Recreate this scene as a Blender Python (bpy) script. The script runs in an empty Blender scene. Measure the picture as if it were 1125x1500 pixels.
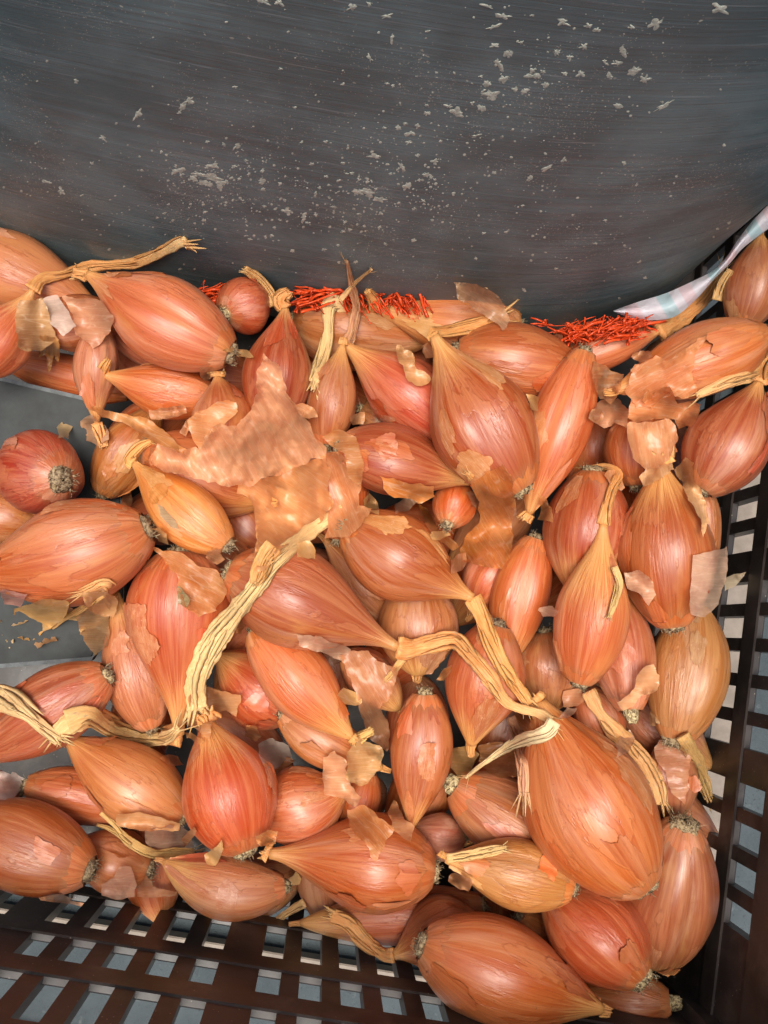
import bpy, math, random
import numpy as np
from mathutils import Vector, Matrix, noise
from mathutils.bvhtree import BVHTree
from mathutils.geometry import delaunay_2d_cdt
random.seed(11); noise.seed_set(7)
R = math.radians
scene = bpy.context.scene
col = scene.collection

# ------------------------------------------------------------ camera
IMW, IMH = 1125.0, 1500.0
FPX = 1299.0                      # focal length in photo pixels
NADIR = (475.0, 920.0)            # where straight down lands in the photo
H = 0.30
cam_d = bpy.data.cameras.new('camera')
cam = bpy.data.objects.new('camera', cam_d); col.objects.link(cam)
cam_d.sensor_fit = 'VERTICAL'; cam_d.sensor_height = 36.0
cam_d.lens = 36.0 * FPX / IMH
cam_d.clip_start = 0.01; cam_d.clip_end = 50
dn = Vector(((NADIR[0]-IMW/2)/FPX, -(NADIR[1]-IMH/2)/FPX, -1)).normalized()
Zc = -dn
Xc = Vector((1, 0, 0)); Xc = (Xc - Zc*Xc.dot(Zc)).normalized()
Yc = Zc.cross(Xc)
ROT = Matrix((Xc, Yc, Zc))        # rows: world axes seen from the camera
CAM = Vector((0, 0, H))
cam.matrix_world = Matrix.Translation(CAM) @ ROT.to_4x4()
scene.camera = cam
ROTI = ROT.transposed()
def P(x, y, t):                   # photo pixel + distance along the view axis -> place in the crate
    return CAM + (ROT @ Vector(((x-IMW/2)/FPX, -(y-IMH/2)/FPX, -1.0))) * t
def PX(p):
    q = ROTI @ (p - CAM); return (IMW/2 - q.x/q.z*FPX, IMH/2 + q.y/q.z*FPX, -q.z)

# ------------------------------------------------------------ light
w = bpy.data.worlds.new('World'); scene.world = w; w.use_nodes = True
nt = w.node_tree
bg = nt.nodes['Background']
sky = nt.nodes.new('ShaderNodeTexSky'); sky.sky_type = 'NISHITA'; sky.sun_disc = False
SUN_EL, SUN_AZ = 83, -150         # soft light from behind the left shoulder
sky.sun_elevation = R(SUN_EL); sky.sun_rotation = R(SUN_AZ)
sky.dust_density = 6.0; sky.air_density = 1.0; sky.ozone_density = 1.0
nt.links.new(sky.outputs[0], bg.inputs[0]); bg.inputs[1].default_value = 0.11
sd = bpy.data.lights.new('sun', 'SUN'); sd.energy = 2.2; sd.angle = R(28); sd.color = (1.0, 0.95, 0.88)
sun = bpy.data.objects.new('sun', sd); col.objects.link(sun)
sv = Vector((math.sin(R(SUN_AZ))*math.cos(R(SUN_EL)), math.cos(R(SUN_AZ))*math.cos(R(SUN_EL)), math.sin(R(SUN_EL))))
sun.rotation_euler = sv.to_track_quat('Z', 'Y').to_euler()
scene.view_settings.view_transform = 'Standard'; scene.view_settings.look = 'None'
scene.view_settings.exposure = 0.54; scene.view_settings.gamma = 1.0

# ------------------------------------------------------------ node helpers
def mat(name):
    m = bpy.data.materials.new(name); m.use_nodes = True
    for n in list(m.node_tree.nodes): m.node_tree.nodes.remove(n)
    return m, m.node_tree
class G:
    def __init__(s, name):
        s.m, s.t = mat(name); s.out = s.n('OutputMaterial')
    def n(s, kind, **kw):
        nd = s.t.nodes.new('ShaderNode'+kind)
        for k, v in kw.items():
            if hasattr(nd, k): setattr(nd, k, v)
        return nd
    def put(s, sock, v):
        if isinstance(v, bpy.types.NodeSocket): s.t.links.new(v, sock)
        elif v is not None:
            if isinstance(v, (int, float)) and hasattr(sock.default_value, '__len__'): v = (v,)*len(sock.default_value)
            if isinstance(v, tuple) and len(v) == 3 and sock.type == 'RGBA': v = (*v, 1)
            sock.default_value = v
    def math(s, op, a, b=0.0, clamp=False):
        n = s.n('Math', operation=op, use_clamp=clamp); s.put(n.inputs[0], a); s.put(n.inputs[1], b); return n.outputs[0]
    def vm(s, op, a, b):
        n = s.n('VectorMath', operation=op); s.put(n.inputs[0], a); s.put(n.inputs[1], b); return n.outputs[0]
    def mix(s, f, a, b, mode='MIX'):
        n = s.n('Mix', data_type='RGBA', blend_type=mode); s.put(n.inputs[0], f); s.put(n.inputs[6], a); s.put(n.inputs[7], b); return n.outputs[2]
    def noise(s, vec, scale, detail=2, rough=.5, dist=0.0, col=False):
        n = s.n('TexNoise'); s.put(n.inputs['Vector'], vec); s.put(n.inputs['Scale'], scale); s.put(n.inputs['Detail'], detail)
        s.put(n.inputs['Roughness'], rough); s.put(n.inputs['Distortion'], dist); return n.outputs[1 if col else 0]
    def rng(s, v, a, b, c=0.0, d=1.0, smooth=True):
        n = s.n('MapRange', interpolation_type='SMOOTHSTEP' if smooth else 'LINEAR'); s.put(n.inputs[0], v)
        for i, q in enumerate((a, b, c, d)): s.put(n.inputs[i+1], q)
        return n.outputs[0]
    def attr(s, name): return s.n('Attribute', attribute_name=name).outputs['Vector']
    def sep(s, v):
        n = s.n('SeparateXYZ'); s.put(n.inputs[0], v); return n.outputs
    def bump(s, h, strength, dist, prev=None):
        n = s.n('Bump'); s.put(n.inputs['Height'], h); s.put(n.inputs['Strength'], strength); s.put(n.inputs['Distance'], dist)
        if prev is not None: s.put(n.inputs['Normal'], prev)
        return n.outputs[0]
    def pr(s, **kw):
        n = s.n('BsdfPrincipled')
        for k, v in kw.items(): s.put(n.inputs[k.replace('_', ' ')], v)
        return n

def mat_shallot():
    g = G('shallot_skin')
    a = g.attr('skin'); oi = g.n('ObjectInfo')
    off = g.vm('MULTIPLY', oi.outputs['Random'], (37.0, 21.0, 53.0))
    z = g.sep(a)[2]
    st = g.vm('ADD', g.vm('MULTIPLY', a, (1, 1, .16)), off)
    bl = g.vm('ADD', g.vm('MULTIPLY', a, (1, 1, 1.3)), off)
    n1 = g.noise(st, 6.5, 7, .68, .3); n2 = g.noise(st, 26, 4, .65, .15); n3 = g.noise(bl, 1.3, 4, .55, .3)
    n5 = g.noise(g.vm('MULTIPLY', st, (1, 1, .5)), 8.5, 1, .5)
    vein = g.rng(g.math('ABSOLUTE', g.math('SUBTRACT', n5, .5)), .0, .035, 1, 0)
    base = g.mix(1, oi.outputs['Color'], (.80, .56, .37), 'MULTIPLY')
    dark = g.mix(1, base, (.88, .72, .62), 'MULTIPLY')
    lite = g.mix(.16, base, (.88, .46, .22))
    c = g.mix(g.rng(n1, .36, .66), dark, lite)
    c = g.mix(g.math('MULTIPLY', g.rng(n2, .44, .70), .22), c, g.mix(.35, base, (.88, .46, .20)))
    c = g.mix(g.math('MULTIPLY', vein, g.rng(n3, .4, .6, .05, .5)), c, g.mix(1, base, (.66, .38, .26), 'MULTIPLY'))
    c = g.mix(g.math('MULTIPLY', g.rng(n3, .52, .72), .5), c, g.mix(.4, base, (.66, .13, .06)))   # redder patches
    c = g.mix(g.math('MULTIPLY', g.rng(n3, .42, .28), .45), c, g.mix(.4, base, (.85, .47, .15)))   # golden patches
    n6 = g.noise(g.vm('ADD', g.vm('MULTIPLY', a, (1, 1, .7)), g.vm('MULTIPLY', off, (1.7, 1.7, 1.7))), 1.1, 6, .62, .4)
    c = g.mix(g.math('MULTIPLY', g.rng(n6, .50, .66), .34), c, g.mix(.55, base, (.92, .66, .46)))   # pale thin places that double as highlights painted into the colour
    c = g.mix(g.math('MULTIPLY', g.rng(n6, .46, .34), .40), c, g.mix(1, base, (.74, .52, .42), 'MULTIPLY'))   # browner places
    # a torn outer layer
    tn = g.noise(bl, 1.15, 6, .52, .3)
    torn = g.rng(tn, .565, .575); edge = g.math('MULTIPLY', g.rng(tn, .552, .566), g.rng(tn, .582, .570))
    c = g.mix(g.math('MULTIPLY', torn, .42), c, g.mix(.28, base, (.82, .42, .20)))
    c = g.mix(g.math('MULTIPLY', edge, .30), c, g.mix(1, base, (.62, .45, .40), 'MULTIPLY'))
    # straw neck, brownish root end
    nk = g.math('MULTIPLY', g.rng(g.math('ADD', z, g.math('MULTIPLY', g.math('SUBTRACT', n2, .5), .45)), g.rng(oi.outputs['Alpha'], 0, 1, .36, .84, False), g.rng(oi.outputs['Alpha'], 0, 1, .85, 1.06, False)), .8)
    c = g.mix(nk, c, g.mix(g.rng(n2, .4, .6), (.64, .27, .065), (.82, .46, .16)))
    rt = g.rng(g.math('ADD', z, g.math('MULTIPLY', g.math('SUBTRACT', n2, .5), .3)), .14, .0)
    c = g.mix(g.math('MULTIPLY', rt, .75), c, g.mix(g.rng(n2, .42, .6), (.34, .13, .05), (.62, .40, .20)))
    ob = g.n('TexCoord').outputs['Object']
    sp = g.noise(ob, 900, 2, .5)
    c = g.mix(g.math('MULTIPLY', g.rng(sp, .68, .76), .5), c, (.20, .07, .03))
    fi = g.noise(g.vm('MULTIPLY', st, (1, 1, .8)), 44, 3, .6)
    wr = g.noise(g.vm('MULTIPLY', bl, (1.6, 1.6, .7)), 3.0, 5, .6, .9)
    rdg = g.math('ABSOLUTE', g.math('SUBTRACT', wr, .5))
    h = g.bump(n2, .16, .0002); h = g.bump(fi, .26, .00018, h); h = g.bump(g.rng(rdg, 0, .16), g.rng(n3, .42, .62, .06, .34), .0005, h)
    h = g.bump(torn, .30, .0003, h)
    ro = g.rng(g.noise(bl, 2.4, 4, .6), .35, .7, .33, .52)
    b = g.pr(Base_Color=c, Roughness=ro, Normal=h, Subsurface_Weight=.06, Subsurface_Scale=.003, Specular_IOR_Level=.5,
             Coat_Weight=.42, Coat_Roughness=.36)
    b.inputs['Subsurface Radius'].default_value = (1, .35, .12)
    g.put(b.inputs['Coat Normal'], h)
    g.put(g.out.inputs[0], b.outputs[0]); return g.m

def mat_paper(name, transl, transp, rough=.42, crinkle=1.0):
    g = G(name)
    a = g.attr('skin'); oi = g.n('ObjectInfo')
    off = g.vm('MULTIPLY', oi.outputs['Random'], (37.0, 21.0, 53.0))
    st = g.vm('ADD', g.vm('MULTIPLY', a, (1, .10, 1)), off); bl = g.vm('ADD', a, off)
    n1 = g.noise(st, 4.2, 7, .7); n2 = g.noise(bl, .9, 5, .6, .6); n5 = g.noise(st, 5.0, 0, .5)
    vein = g.rng(g.math('ABSOLUTE', g.math('SUBTRACT', n5, .5)), 0, .03, 1, 0)
    base = oi.outputs['Color']
    c = g.mix(g.rng(n1, .25, .75), g.mix(1, base, (.95, .84, .74), 'MULTIPLY'), g.mix(.25, base, (.92, .62, .34)))
    c = g.mix(g.math('MULTIPLY', g.rng(n2, .45, .65), .4), c, g.mix(.5, base, (.92, .60, .30)))
    sx = g.sep(a)[0]
    wv = g.math('SINE', g.math('ADD', g.math('MULTIPLY', sx, 17.0), g.math('MULTIPLY', g.noise(g.vm('MULTIPLY', bl, (1, .35, 1)), 1.1, 3), 26.0)))
    lines = g.math('MULTIPLY', g.rng(wv, .72, .98), g.rng(n2, .35, .55, .35, 1))
    c = g.mix(g.math('MULTIPLY', vein, .5), c, g.mix(.6, base, (.98, .80, .58)))
    c = g.mix(g.math('MULTIPLY', lines, g.rng(g.noise(bl, 2.2, 2), .45, .62, 0, .22)), c, g.mix(.6, base, (.99, .82, .62)))
    cr = g.noise(g.vm('MULTIPLY', bl, (1, .45, 1)), .9, 3, .5, .8); crr = g.math('ABSOLUTE', g.math('SUBTRACT', cr, .5))
    h = g.bump(g.rng(crr, 0, .16), .22*crinkle, .0007); h = g.bump(n1, .25, .0002, h); h = g.bump(lines, .15, .0001, h)
    b = g.pr(Base_Color=c, Roughness=rough+.03, Normal=h, Specular_IOR_Level=.7)
    t = g.n('BsdfTranslucent'); g.put(t.inputs[0], c); g.put(t.inputs[1], h)
    m1 = g.n('MixShader'); g.put(m1.inputs[0], transl); g.put(m1.inputs[1], b.outputs[0]); g.put(m1.inputs[2], t.outputs[0])
    tr = g.n('BsdfTransparent'); g.put(tr.inputs[0], g.mix(.75, c, (1, .90, .80)))
    m2 = g.n('MixShader'); g.put(m2.inputs[0], g.math('MULTIPLY', g.rng(n2, .35, .65, transp*1.1, transp*.85), g.math('SUBTRACT', 1, g.math('MULTIPLY', lines, .15)))); g.put(m2.inputs[1], m1.outputs[0]); g.put(m2.inputs[2], tr.outputs[0])
    g.put(g.out.inputs[0], m2.outputs[0]); return g.m

def mat_stem():
    g = G('dry_stem')
    a = g.attr('skin'); oi = g.n('ObjectInfo')
    off = g.vm('MULTIPLY', oi.outputs['Random'], (37.0, 21.0, 53.0))
    z = g.sep(a)[2]
    st = g.vm('ADD', g.vm('MULTIPLY', a, (1, 1, .35)), off)
    n1 = g.noise(st, 4.5, 6, .7, .3); n2 = g.noise(st, 14, 3, .6)
    base = oi.outputs['Color']
    straw = g.mix(g.rng(n2, .35, .65), (.72, .42, .15), (.84, .60, .29))
    c = g.mix(g.rng(n1, .33, .68), g.mix(1, base, (.88, .74, .60), 'MULTIPLY'), g.mix(.45, base, (.90, .56, .22)))
    c = g.mix(g.rng(g.math('ADD', g.math('MULTIPLY', z, .07), g.math('MULTIPLY', n1, .5)), .45, 1.0), c, straw)
    c = g.mix(g.math('MULTIPLY', g.rng(n2, .64, .78), .3), c, (.35, .15, .05))
    md = g.noise(g.vm('ADD', g.vm('MULTIPLY', a, (1, 1, 1.2)), off), 2.2, 5, .7)
    c = g.mix(g.math('MULTIPLY', g.rng(md, .56, .68), .55), c, (.26, .22, .15))
    h = g.bump(n1, .35, .0005); h = g.bump(n2, .5, .0003, h)
    b = g.pr(Base_Color=c, Roughness=.6, Normal=h, Specular_IOR_Level=.35, Subsurface_Weight=.08, Subsurface_Scale=.002)
    g.put(g.out.inputs[0], b.outputs[0]); return g.m

def mat_root():
    g = G('root_end')
    ob = g.n('TexCoord').outputs['Object']; oi = g.n('ObjectInfo')
    n = g.noise(ob, 900, 5, .7); n2 = g.noise(ob, 350, 3, .6)
    c = g.mix(g.rng(n, .38, .62), (.09, .05, .026), oi.outputs['Color'])
    c = g.mix(g.math('MULTIPLY', g.rng(n2, .5, .7), .5), c, (.60, .45, .24))
    b = g.pr(Base_Color=c, Roughness=.85, Normal=g.bump(n, .8, .0008), Specular_IOR_Level=.2)
    g.put(g.out.inputs[0], b.outputs[0]); return g.m

def mat_simple(name, color, rough=.5, spec=.5, nscale=None, var=.3, bumpd=.0004, nz=.3):
    g = G(name)
    ob = g.n('TexCoord').outputs['Object']
    n = g.noise(ob, nscale or 60, 6, .65)
    c = g.mix(g.rng(n, .3, .7), tuple(v*(1-var) for v in color), tuple(min(1, v*(1+var)) for v in color))
    b = g.pr(Base_Color=c, Roughness=rough, Specular_IOR_Level=spec, Normal=g.bump(n, nz, bumpd))
    g.put(g.out.inputs[0], b.outputs[0]); return g.m

def mat_tub():
    g = G('tub_plastic')
    a = g.attr('skin')             # x along the rim, y height (centimetres)
    s1 = g.noise(g.vm('MULTIPLY', a, (.10, 3.2, 1)), 1.0, 5, .6, .3)
    s2 = g.noise(g.vm('MULTIPLY', a, (.35, 16, 1)), 1.0, 3, .6, .2)
    n = g.noise(a, .35, 4, .6)
    c = g.mix(g.rng(n, .35, .68), (.084, .122, .126), (.140, .198, .202))
    c = g.mix(g.math('MULTIPLY', g.rng(s1, .45, .7), .45), c, (.180, .200, .202))
    c = g.mix(g.math('MULTIPLY', g.rng(s2, .60, .75), .35), c, (.24, .26, .26))
    # fine scratches in two directions
    for k, (rx, sc, am) in enumerate(((.5, .7, .35), (-1.1, .5, .30), (1.45, .6, .25), (.12, .9, .3))):
        mp = g.n('Mapping'); g.put(mp.inputs['Vector'], a); mp.inputs['Rotation'].default_value = (0, 0, rx); mp.inputs['Scale'].default_value = (.35*sc, 11*sc, 1)
        mp.inputs['Location'].default_value = (k*7.3, k*3.1, 0)
        line = g.math('MULTIPLY', g.rng(g.noise(mp.outputs[0], 1.0, 2, .5, .15), .665, .70), g.rng(g.noise(a, .45+.1*k, 3), .46, .58))
        c = g.mix(g.math('MULTIPLY', line, am), c, (.34, .36, .36))
    # fine grit
    zone = g.rng(g.noise(a, .30, 3, .6, .4), .44, .66)
    for sc, th in ((5.5, .20), (12, .25), (22, .30)):
        v = g.n('TexVoronoi', feature='F1'); g.put(v.inputs['Vector'], g.vm('ADD', a, g.vm('MULTIPLY', g.noise(a, 6, 2, col=True), (.12, .12, 0)))); g.put(v.inputs['Scale'], sc)
        rv = g.sep(v.outputs['Color'])
        m = g.math('MULTIPLY', g.rng(v.outputs['Distance'], th, th*.7), g.math('LESS_THAN', rv[0], g.math('MULTIPLY', zone, .42)))
        c = g.mix(g.math('MULTIPLY', m, .75), c, g.mix(rv[1], (.30, .30, .25), (.50, .48, .38)))
    # water smears towards the foot
    ro = g.rng(s1, .35, .7, .40, .60)
    b = g.pr(Base_Color=c, Roughness=ro, Normal=g.bump(s2, .25, .0004, g.bump(s1, .25, .0009)), Specular_IOR_Level=.30)
    g.put(g.out.inputs[0], b.outputs[0]); return g.m

def mat_crate():
    g = G('crate_plastic')
    ob = g.n('TexCoord').outputs['Object']
    n = g.noise(ob, 22, 5, .6); n2 = g.noise(g.vm('MULTIPLY', ob, (1, 1, .2)), 160, 3, .6)
    c = g.mix(g.rng(n, .35, .7), (.020, .0165, .0145), (.054, .043, .037))
    c = g.mix(g.math('MULTIPLY', g.rng(n2, .6, .75), .25), c, (.11, .085, .07))
    v = g.n('TexVoronoi', feature='F1'); g.put(v.inputs['Vector'], ob); g.put(v.inputs['Scale'], 700)
    rv = g.sep(v.outputs['Color'])
    dust = g.math('MULTIPLY', g.rng(v.outputs['Distance'], .2, .13), g.math('LESS_THAN', rv[0], g.rng(g.noise(ob, 30, 3), .5, .75, .03, .40)))
    c = g.mix(g.math('MULTIPLY', g.rng(g.noise(ob, 70, 7, .7), .48, .72), .30), c, (.16, .135, .11))
    c = g.mix(g.math('MULTIPLY', dust, .7), c, (.36, .31, .24))
    b = g.pr(Base_Color=c, Roughness=g.rng(n, .3, .7, .28, .50), Specular_IOR_Level=.5, Normal=g.bump(n, .25, .0012))
    g.put(g.out.inputs[0], b.outputs[0]); return g.m

def mat_concrete():
    g = G('concrete')
    ob = g.n('TexCoord').outputs['Object']
    n = g.noise(ob, 25, 8, .7); n2 = g.noise(ob, 500, 3, .6); n3 = g.noise(ob, 170, 3, .6)
    c = g.mix(g.rng(n, .3, .7), (.042, .056, .062), (.070, .090, .098))
    c = g.mix(g.math('MULTIPLY', g.rng(n2, .62, .72), .8), c, (.025, .03, .032))
    c = g.mix(g.math('MULTIPLY', g.rng(n3, .62, .75), .5), c, (.17, .19, .19))
    b = g.pr(Base_Color=c, Roughness=.85, Normal=g.bump(n2, .5, .001))
    g.put(g.out.inputs[0], b.outputs[0]); return g.m

def mat_bag():
    g = G('bag_film')
    a = g.attr('skin'); x = g.sep(a)[0]
    w1 = g.math('FRACT', g.math('MULTIPLY', x, .52))
    c = g.mix(g.rng(w1, .20, .26), (.86, .70, .74), (.86, .84, .90))
    c = g.mix(g.math('MULTIPLY', g.rng(w1, .56, .60), g.rng(w1, .84, .80)), c, (.58, .77, .82))
    n = g.noise(a, 1.6, 4, .6, .8)
    b = g.pr(Base_Color=c, Roughness=.32, Normal=g.bump(n, .5, .002))
    t = g.n('BsdfTranslucent'); g.put(t.inputs[0], c)
    m1 = g.n('MixShader'); m1.inputs[0].default_value = .35; g.put(m1.inputs[1], b.outputs[0]); g.put(m1.inputs[2], t.outputs[0])
    g.put(g.out.inputs[0], m1.outputs[0]); return g.m

M_SH = mat_shallot()
M_FLAKE = mat_paper('peel_on_bulb', .12, .14, .36, .3)
M_PAPER = mat_paper('papery_skin', .14, .20, .34, .8)
M_FILM = mat_paper('thin_papery_film', .12, .44, .30, .8)
M_STEM = mat_stem(); M_ROOT = mat_root()
M_TUB = mat_tub(); M_CRATE = mat_crate(); M_CONC = mat_concrete(); M_BAG = mat_bag()
M_NET = mat_simple('net_plastic', (.86, .085, .018), .34, .5, 200, .3)
M_MORTAR = mat_simple('dried_mortar', (.48, .48, .39), .9, .2, 900, .3, .0004, .8)
M_SLATE = mat_simple('grey_board', (.021, .026, .026), .55, .4, 90, .35)
M_EDGE = mat_simple('board_edge', (.10, .115, .12), .55, .5, 300, .35)
M_LATH = mat_simple('pale_wood', (.28, .235, .19), .7, .3, 90, .18)
M_GARLIC = mat_paper('white_skin', .3, .25, .35)

# ------------------------------------------------------------ object helpers
def mesh(name, verts, faces, m, parent=None, origin=None, attr=None, smooth=True, color=None):
    o0 = Vector(origin) if origin is not None else Vector((0, 0, 0))
    me = bpy.data.meshes.new(name)
    me.from_pydata([tuple(Vector(v)-o0) for v in verts], [], faces)
    if attr is not None:
        at = me.attributes.new('skin', 'FLOAT_VECTOR', 'POINT')
        at.data.foreach_set('vector', [c for a in attr for c in a])
    if smooth: me.polygons.foreach_set('use_smooth', [True]*len(me.polygons))
    if isinstance(m, (list, tuple)):
        for q in m: me.materials.append(q)
    else: me.materials.append(m)
    me.update()
    o = bpy.data.objects.new(name, me); col.objects.link(o)
    if parent is not None: o.parent = parent
    else: o.location = o0
    if color: o.color = (*color, 1)
    return o
def tag(o, label=None, cat=None, group=None, kind=None):
    if label: o['label'] = label
    if cat: o['category'] = cat
    if group: o['group'] = group
    if kind: o['kind'] = kind
    return o
def empty(name, loc, rz=0):
    e = bpy.data.objects.new(name, None); e.location = loc; e.rotation_euler = (0, 0, rz); e.empty_display_size = .01
    col.objects.link(e); return e
def boxv(x0, x1, y0, y1, z0, z1, b=0.0006):
    """bevelled box as verts / faces"""
    vs = []; 
    for zz, ins in ((z0, b), (z0+b, 0), (z1-b, 0), (z1, b)):
        a0, a1, c0, c1 = x0+ins, x1-ins, y0+ins, y1-ins
        vs += [(a0, c0, zz), (a1, c0, zz), (a1, c1, zz), (a0, c1, zz)]
    fs = [(3, 2, 1, 0), (12, 13, 14, 15)]
    for k in range(3):
        for j in range(4):
            a = k*4+j; c = k*4+(j+1) % 4; fs.append((a, c, c+4, a+4))
    return vs, fs

# ------------------------------------------------------------ crate frame
TH = R(-10.0)
crate = tag(empty('plastic_crate', (0, 0, -.13), TH), 'dark brown black plastic crate with slotted walls holding the shallots', 'crate')
YF, XR = -.112, .155; XL, YB = -.27, .45; ZT = .095; ZF = 0.0
CO = -.13
def cw(x, y, z):   # crate coordinates -> world
    c, s = math.cos(TH), math.sin(TH); return Vector((c*x-s*y, s*x+c*y, z))
def part_box(name, x0, x1, y0, y1, z0, z1, b=.0006):
    vs, fs = boxv(x0, x1, y0, y1, z0-CO, z1-CO, b)
    return mesh(name, vs, fs, M_CRATE, crate, smooth=False)
part_box('floor', XL-.003, XR+.003, YF-.003, YB+.003, -.13, -.127, .0003)
ROWS_F = [(-.118, -.096), (-.086, -.062), (-.052, -.0205), (-.0095, .0095), (.0215, .050), (.060, .078)]
ROWS_R = [(-.118, -.092), (-.082, -.060), (-.050, -.028), (-.017, .002), (.020, .045)]
def wall(axis, pos, a0, a1, sign, ribs, ROWS):
    """solid bands between slot rows + vertical ribs across the slots. sign: outward direction"""
    zs = [-.127] + [v for r in ROWS for v in r] + [ZT]
    def put(name, u0, u1, d0, d1, z0, z1):
        d0, d1 = sorted((pos+sign*d0, pos+sign*d1))
        if axis == 'x': part_box(name, u0, u1, d0, d1, z0, z1)
        else: part_box(name, d0, d1, u0, u1, z0, z1)
    for k in range(0, len(zs), 2):
        put('rail', a0, a1, 0, .0032, zs[k], zs[k+1])
    for (u0, u1) in ribs:
        put('rib', u0, u1, .0006, .0046, -.126, ZT-.001)
    put('rim', a0-.004, a1+.004, -.002, .008, ZT, ZT+.006)
def riblist(a0, a1, pitch, hole, phase, wide, stop, _):
    out = []; x = a0 + phase; k = 0
    out.append((a0, x))
    while x < min(a1-.02, stop):
        wd = (pitch-hole) + (pitch*.55 if k % 5 == wide else 0)
        out.append((x+hole, min(a1, x+hole+wd))); x = x+hole+wd; k += 1
    out[-1] = (out[-1][0], a1)
    return out
wall('x', YF, XL, XR+.0046, -1, riblist(XL, XR, .0134, .0074, .012, 1, .066, 1e9), ROWS_F)
wall('y', XR, YF, YB, +1, riblist(YF, YB, .0132, .0084, .036, 3, 1e9, 0), ROWS_R)
part_box('corner_post', XR-.005, XR+.0058, YF-.0058, YF+.005, -.1265, ZT-.002, .002)
for nm, bx in (('back_wall', (XL, XR, YB, YB+.003)), ('side_wall', (XL-.003, XL, YF, YB))):
    part_box(nm, *bx, -.127, ZT)

# ------------------------------------------------------------ ground
n = 12; vs = []; fs = []
for j in range(n+1):
    for i in range(n+1): vs.append((-3+6*i/n, -3+6*j/n, -.136))
for j in range(n):
    for i in range(n): a = j*(n+1)+i; fs.append((a, a+1, a+n+2, a+n+1))
tag(mesh('ground', vs, fs, M_CONC, smooth=False), kind='structure', label='blue grey concrete ground seen through the crate slots')
def lath(label, x0, x1, y0, y1):
    vs, fs = boxv(x0, x1, y0, y1, -.132, -.124, .0006)
    o = mesh('wooden_lath', [cw(*v) for v in vs], fs, M_LATH, smooth=False, origin=cw((x0+x1)/2, (y0+y1)/2, -.132))
    return tag(o, label, 'wood strip', 'pale strips on the ground round the crate')
lath('pale beige strip on the ground close to the front wall of the crate', -.30, .19, -.156, -.1465)
lath('pale beige strip on the ground farther out from the front wall of the crate', -.30, .19, -.212, -.197)
lath('pale beige strip on the ground outside the right wall of the crate', .186, .2035, -.14, .40)

# ------------------------------------------------------------ tub
TUB_Z = -.062
tub_c = (-.05, .120+.16); tub_a, tub_b, tub_n = .192, .16, 3.2
def tub_pt(ang, z, ins=0.0):
    k = 1 + .35*(z-TUB_Z)*.35
    c, s = math.cos(ang), math.sin(ang)
    x = math.copysign(abs(c)**(2/tub_n), c)*(tub_a-ins)*k; y = math.copysign(abs(s)**(2/tub_n), s)*(tub_b-ins)*k
    return cw(tub_c[0]+x, tub_c[1]+y, z)
NA = 240
angs = []
for i in range(NA):
    angs.append(2*math.pi*i/NA)
levels = [(0, .03), (0, .014)] + [(.014*(1-math.cos(R(q))), .014*(1-math.sin(R(q)))) for q in (15, 30, 45, 60, 75, 90)] + [(z, 0) for z in np.linspace(.03, .262, 28)]
vs = []; at = []; fs = []; per = 0
pr = []
for i, a in enumerate(angs):
    if i: per += (tub_pt(a, 0)-tub_pt(angs[i-1], 0)).length*100
    pr.append(per)
for li, (z, ins) in enumerate(levels):
    for i, a in enumerate(angs):
        p = tub_pt(a, TUB_Z+z, ins)
        d = .0010*noise.noise(p*18) + .0004*noise.noise(p*60)
        vs.append(p + (cw(*tub_c, 0)-Vector((p.x, p.y, 0))).normalized()*d); at.append((pr[i], li*.8, 0))
for l in range(len(levels)-1):
    for i in range(NA):
        j = (i+1) % NA; fs.append((l*NA+i, l*NA+j, (l+1)*NA+j, (l+1)*NA+i))
fs.append(tuple(reversed(range(NA))))
# height in the attribute
k = 0
for li, (z, ins) in enumerate(levels):
    for i in range(NA): at[k] = (pr[i], (z*100 if z > 0 else -ins*100+3), 0); k += 1
o_t = cw(*tub_c, TUB_Z)
tub = tag(empty('grey_tub', o_t), 'large dark grey mortar splashed plastic tub standing on the far side of the heap', 'tub')
tub_wall = mesh('tub_wall', vs, fs, M_TUB, tub, origin=o_t, attr=at)
# inner wall and rim
vi = []; fi = []
for (z, ins) in ((.262, 0), (.265, .001), (.265, .003), (.262, .004), (.01, .006)):
    for a in angs[::2]: vi.append(tub_pt(a, TUB_Z+z, ins))
m2 = NA//2
for l in range(4):
    for i in range(m2): j = (i+1) % m2; fi.append((l*m2+i, l*m2+j, (l+1)*m2+j, (l+1)*m2+i))
fi.append(tuple(range(4*m2, 5*m2)))
mesh('tub_rim', vi, fi, M_TUB, tub, origin=o_t, attr=[(v.x*100, v.z*100, 0) for v in vi])
TUB_BVH = BVHTree.FromPolygons(vs, fs)
def cast(bvh, x, y):
    d = (ROT @ Vector(((x-IMW/2)/FPX, -(y-IMH/2)/FPX, -1.0)))
    hit = bvh.ray_cast(CAM, d.normalized())
    if hit[0] is None: return None
    return (ROTI @ (hit[0]-CAM)).z * -1, hit[1], hit[0]

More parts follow.
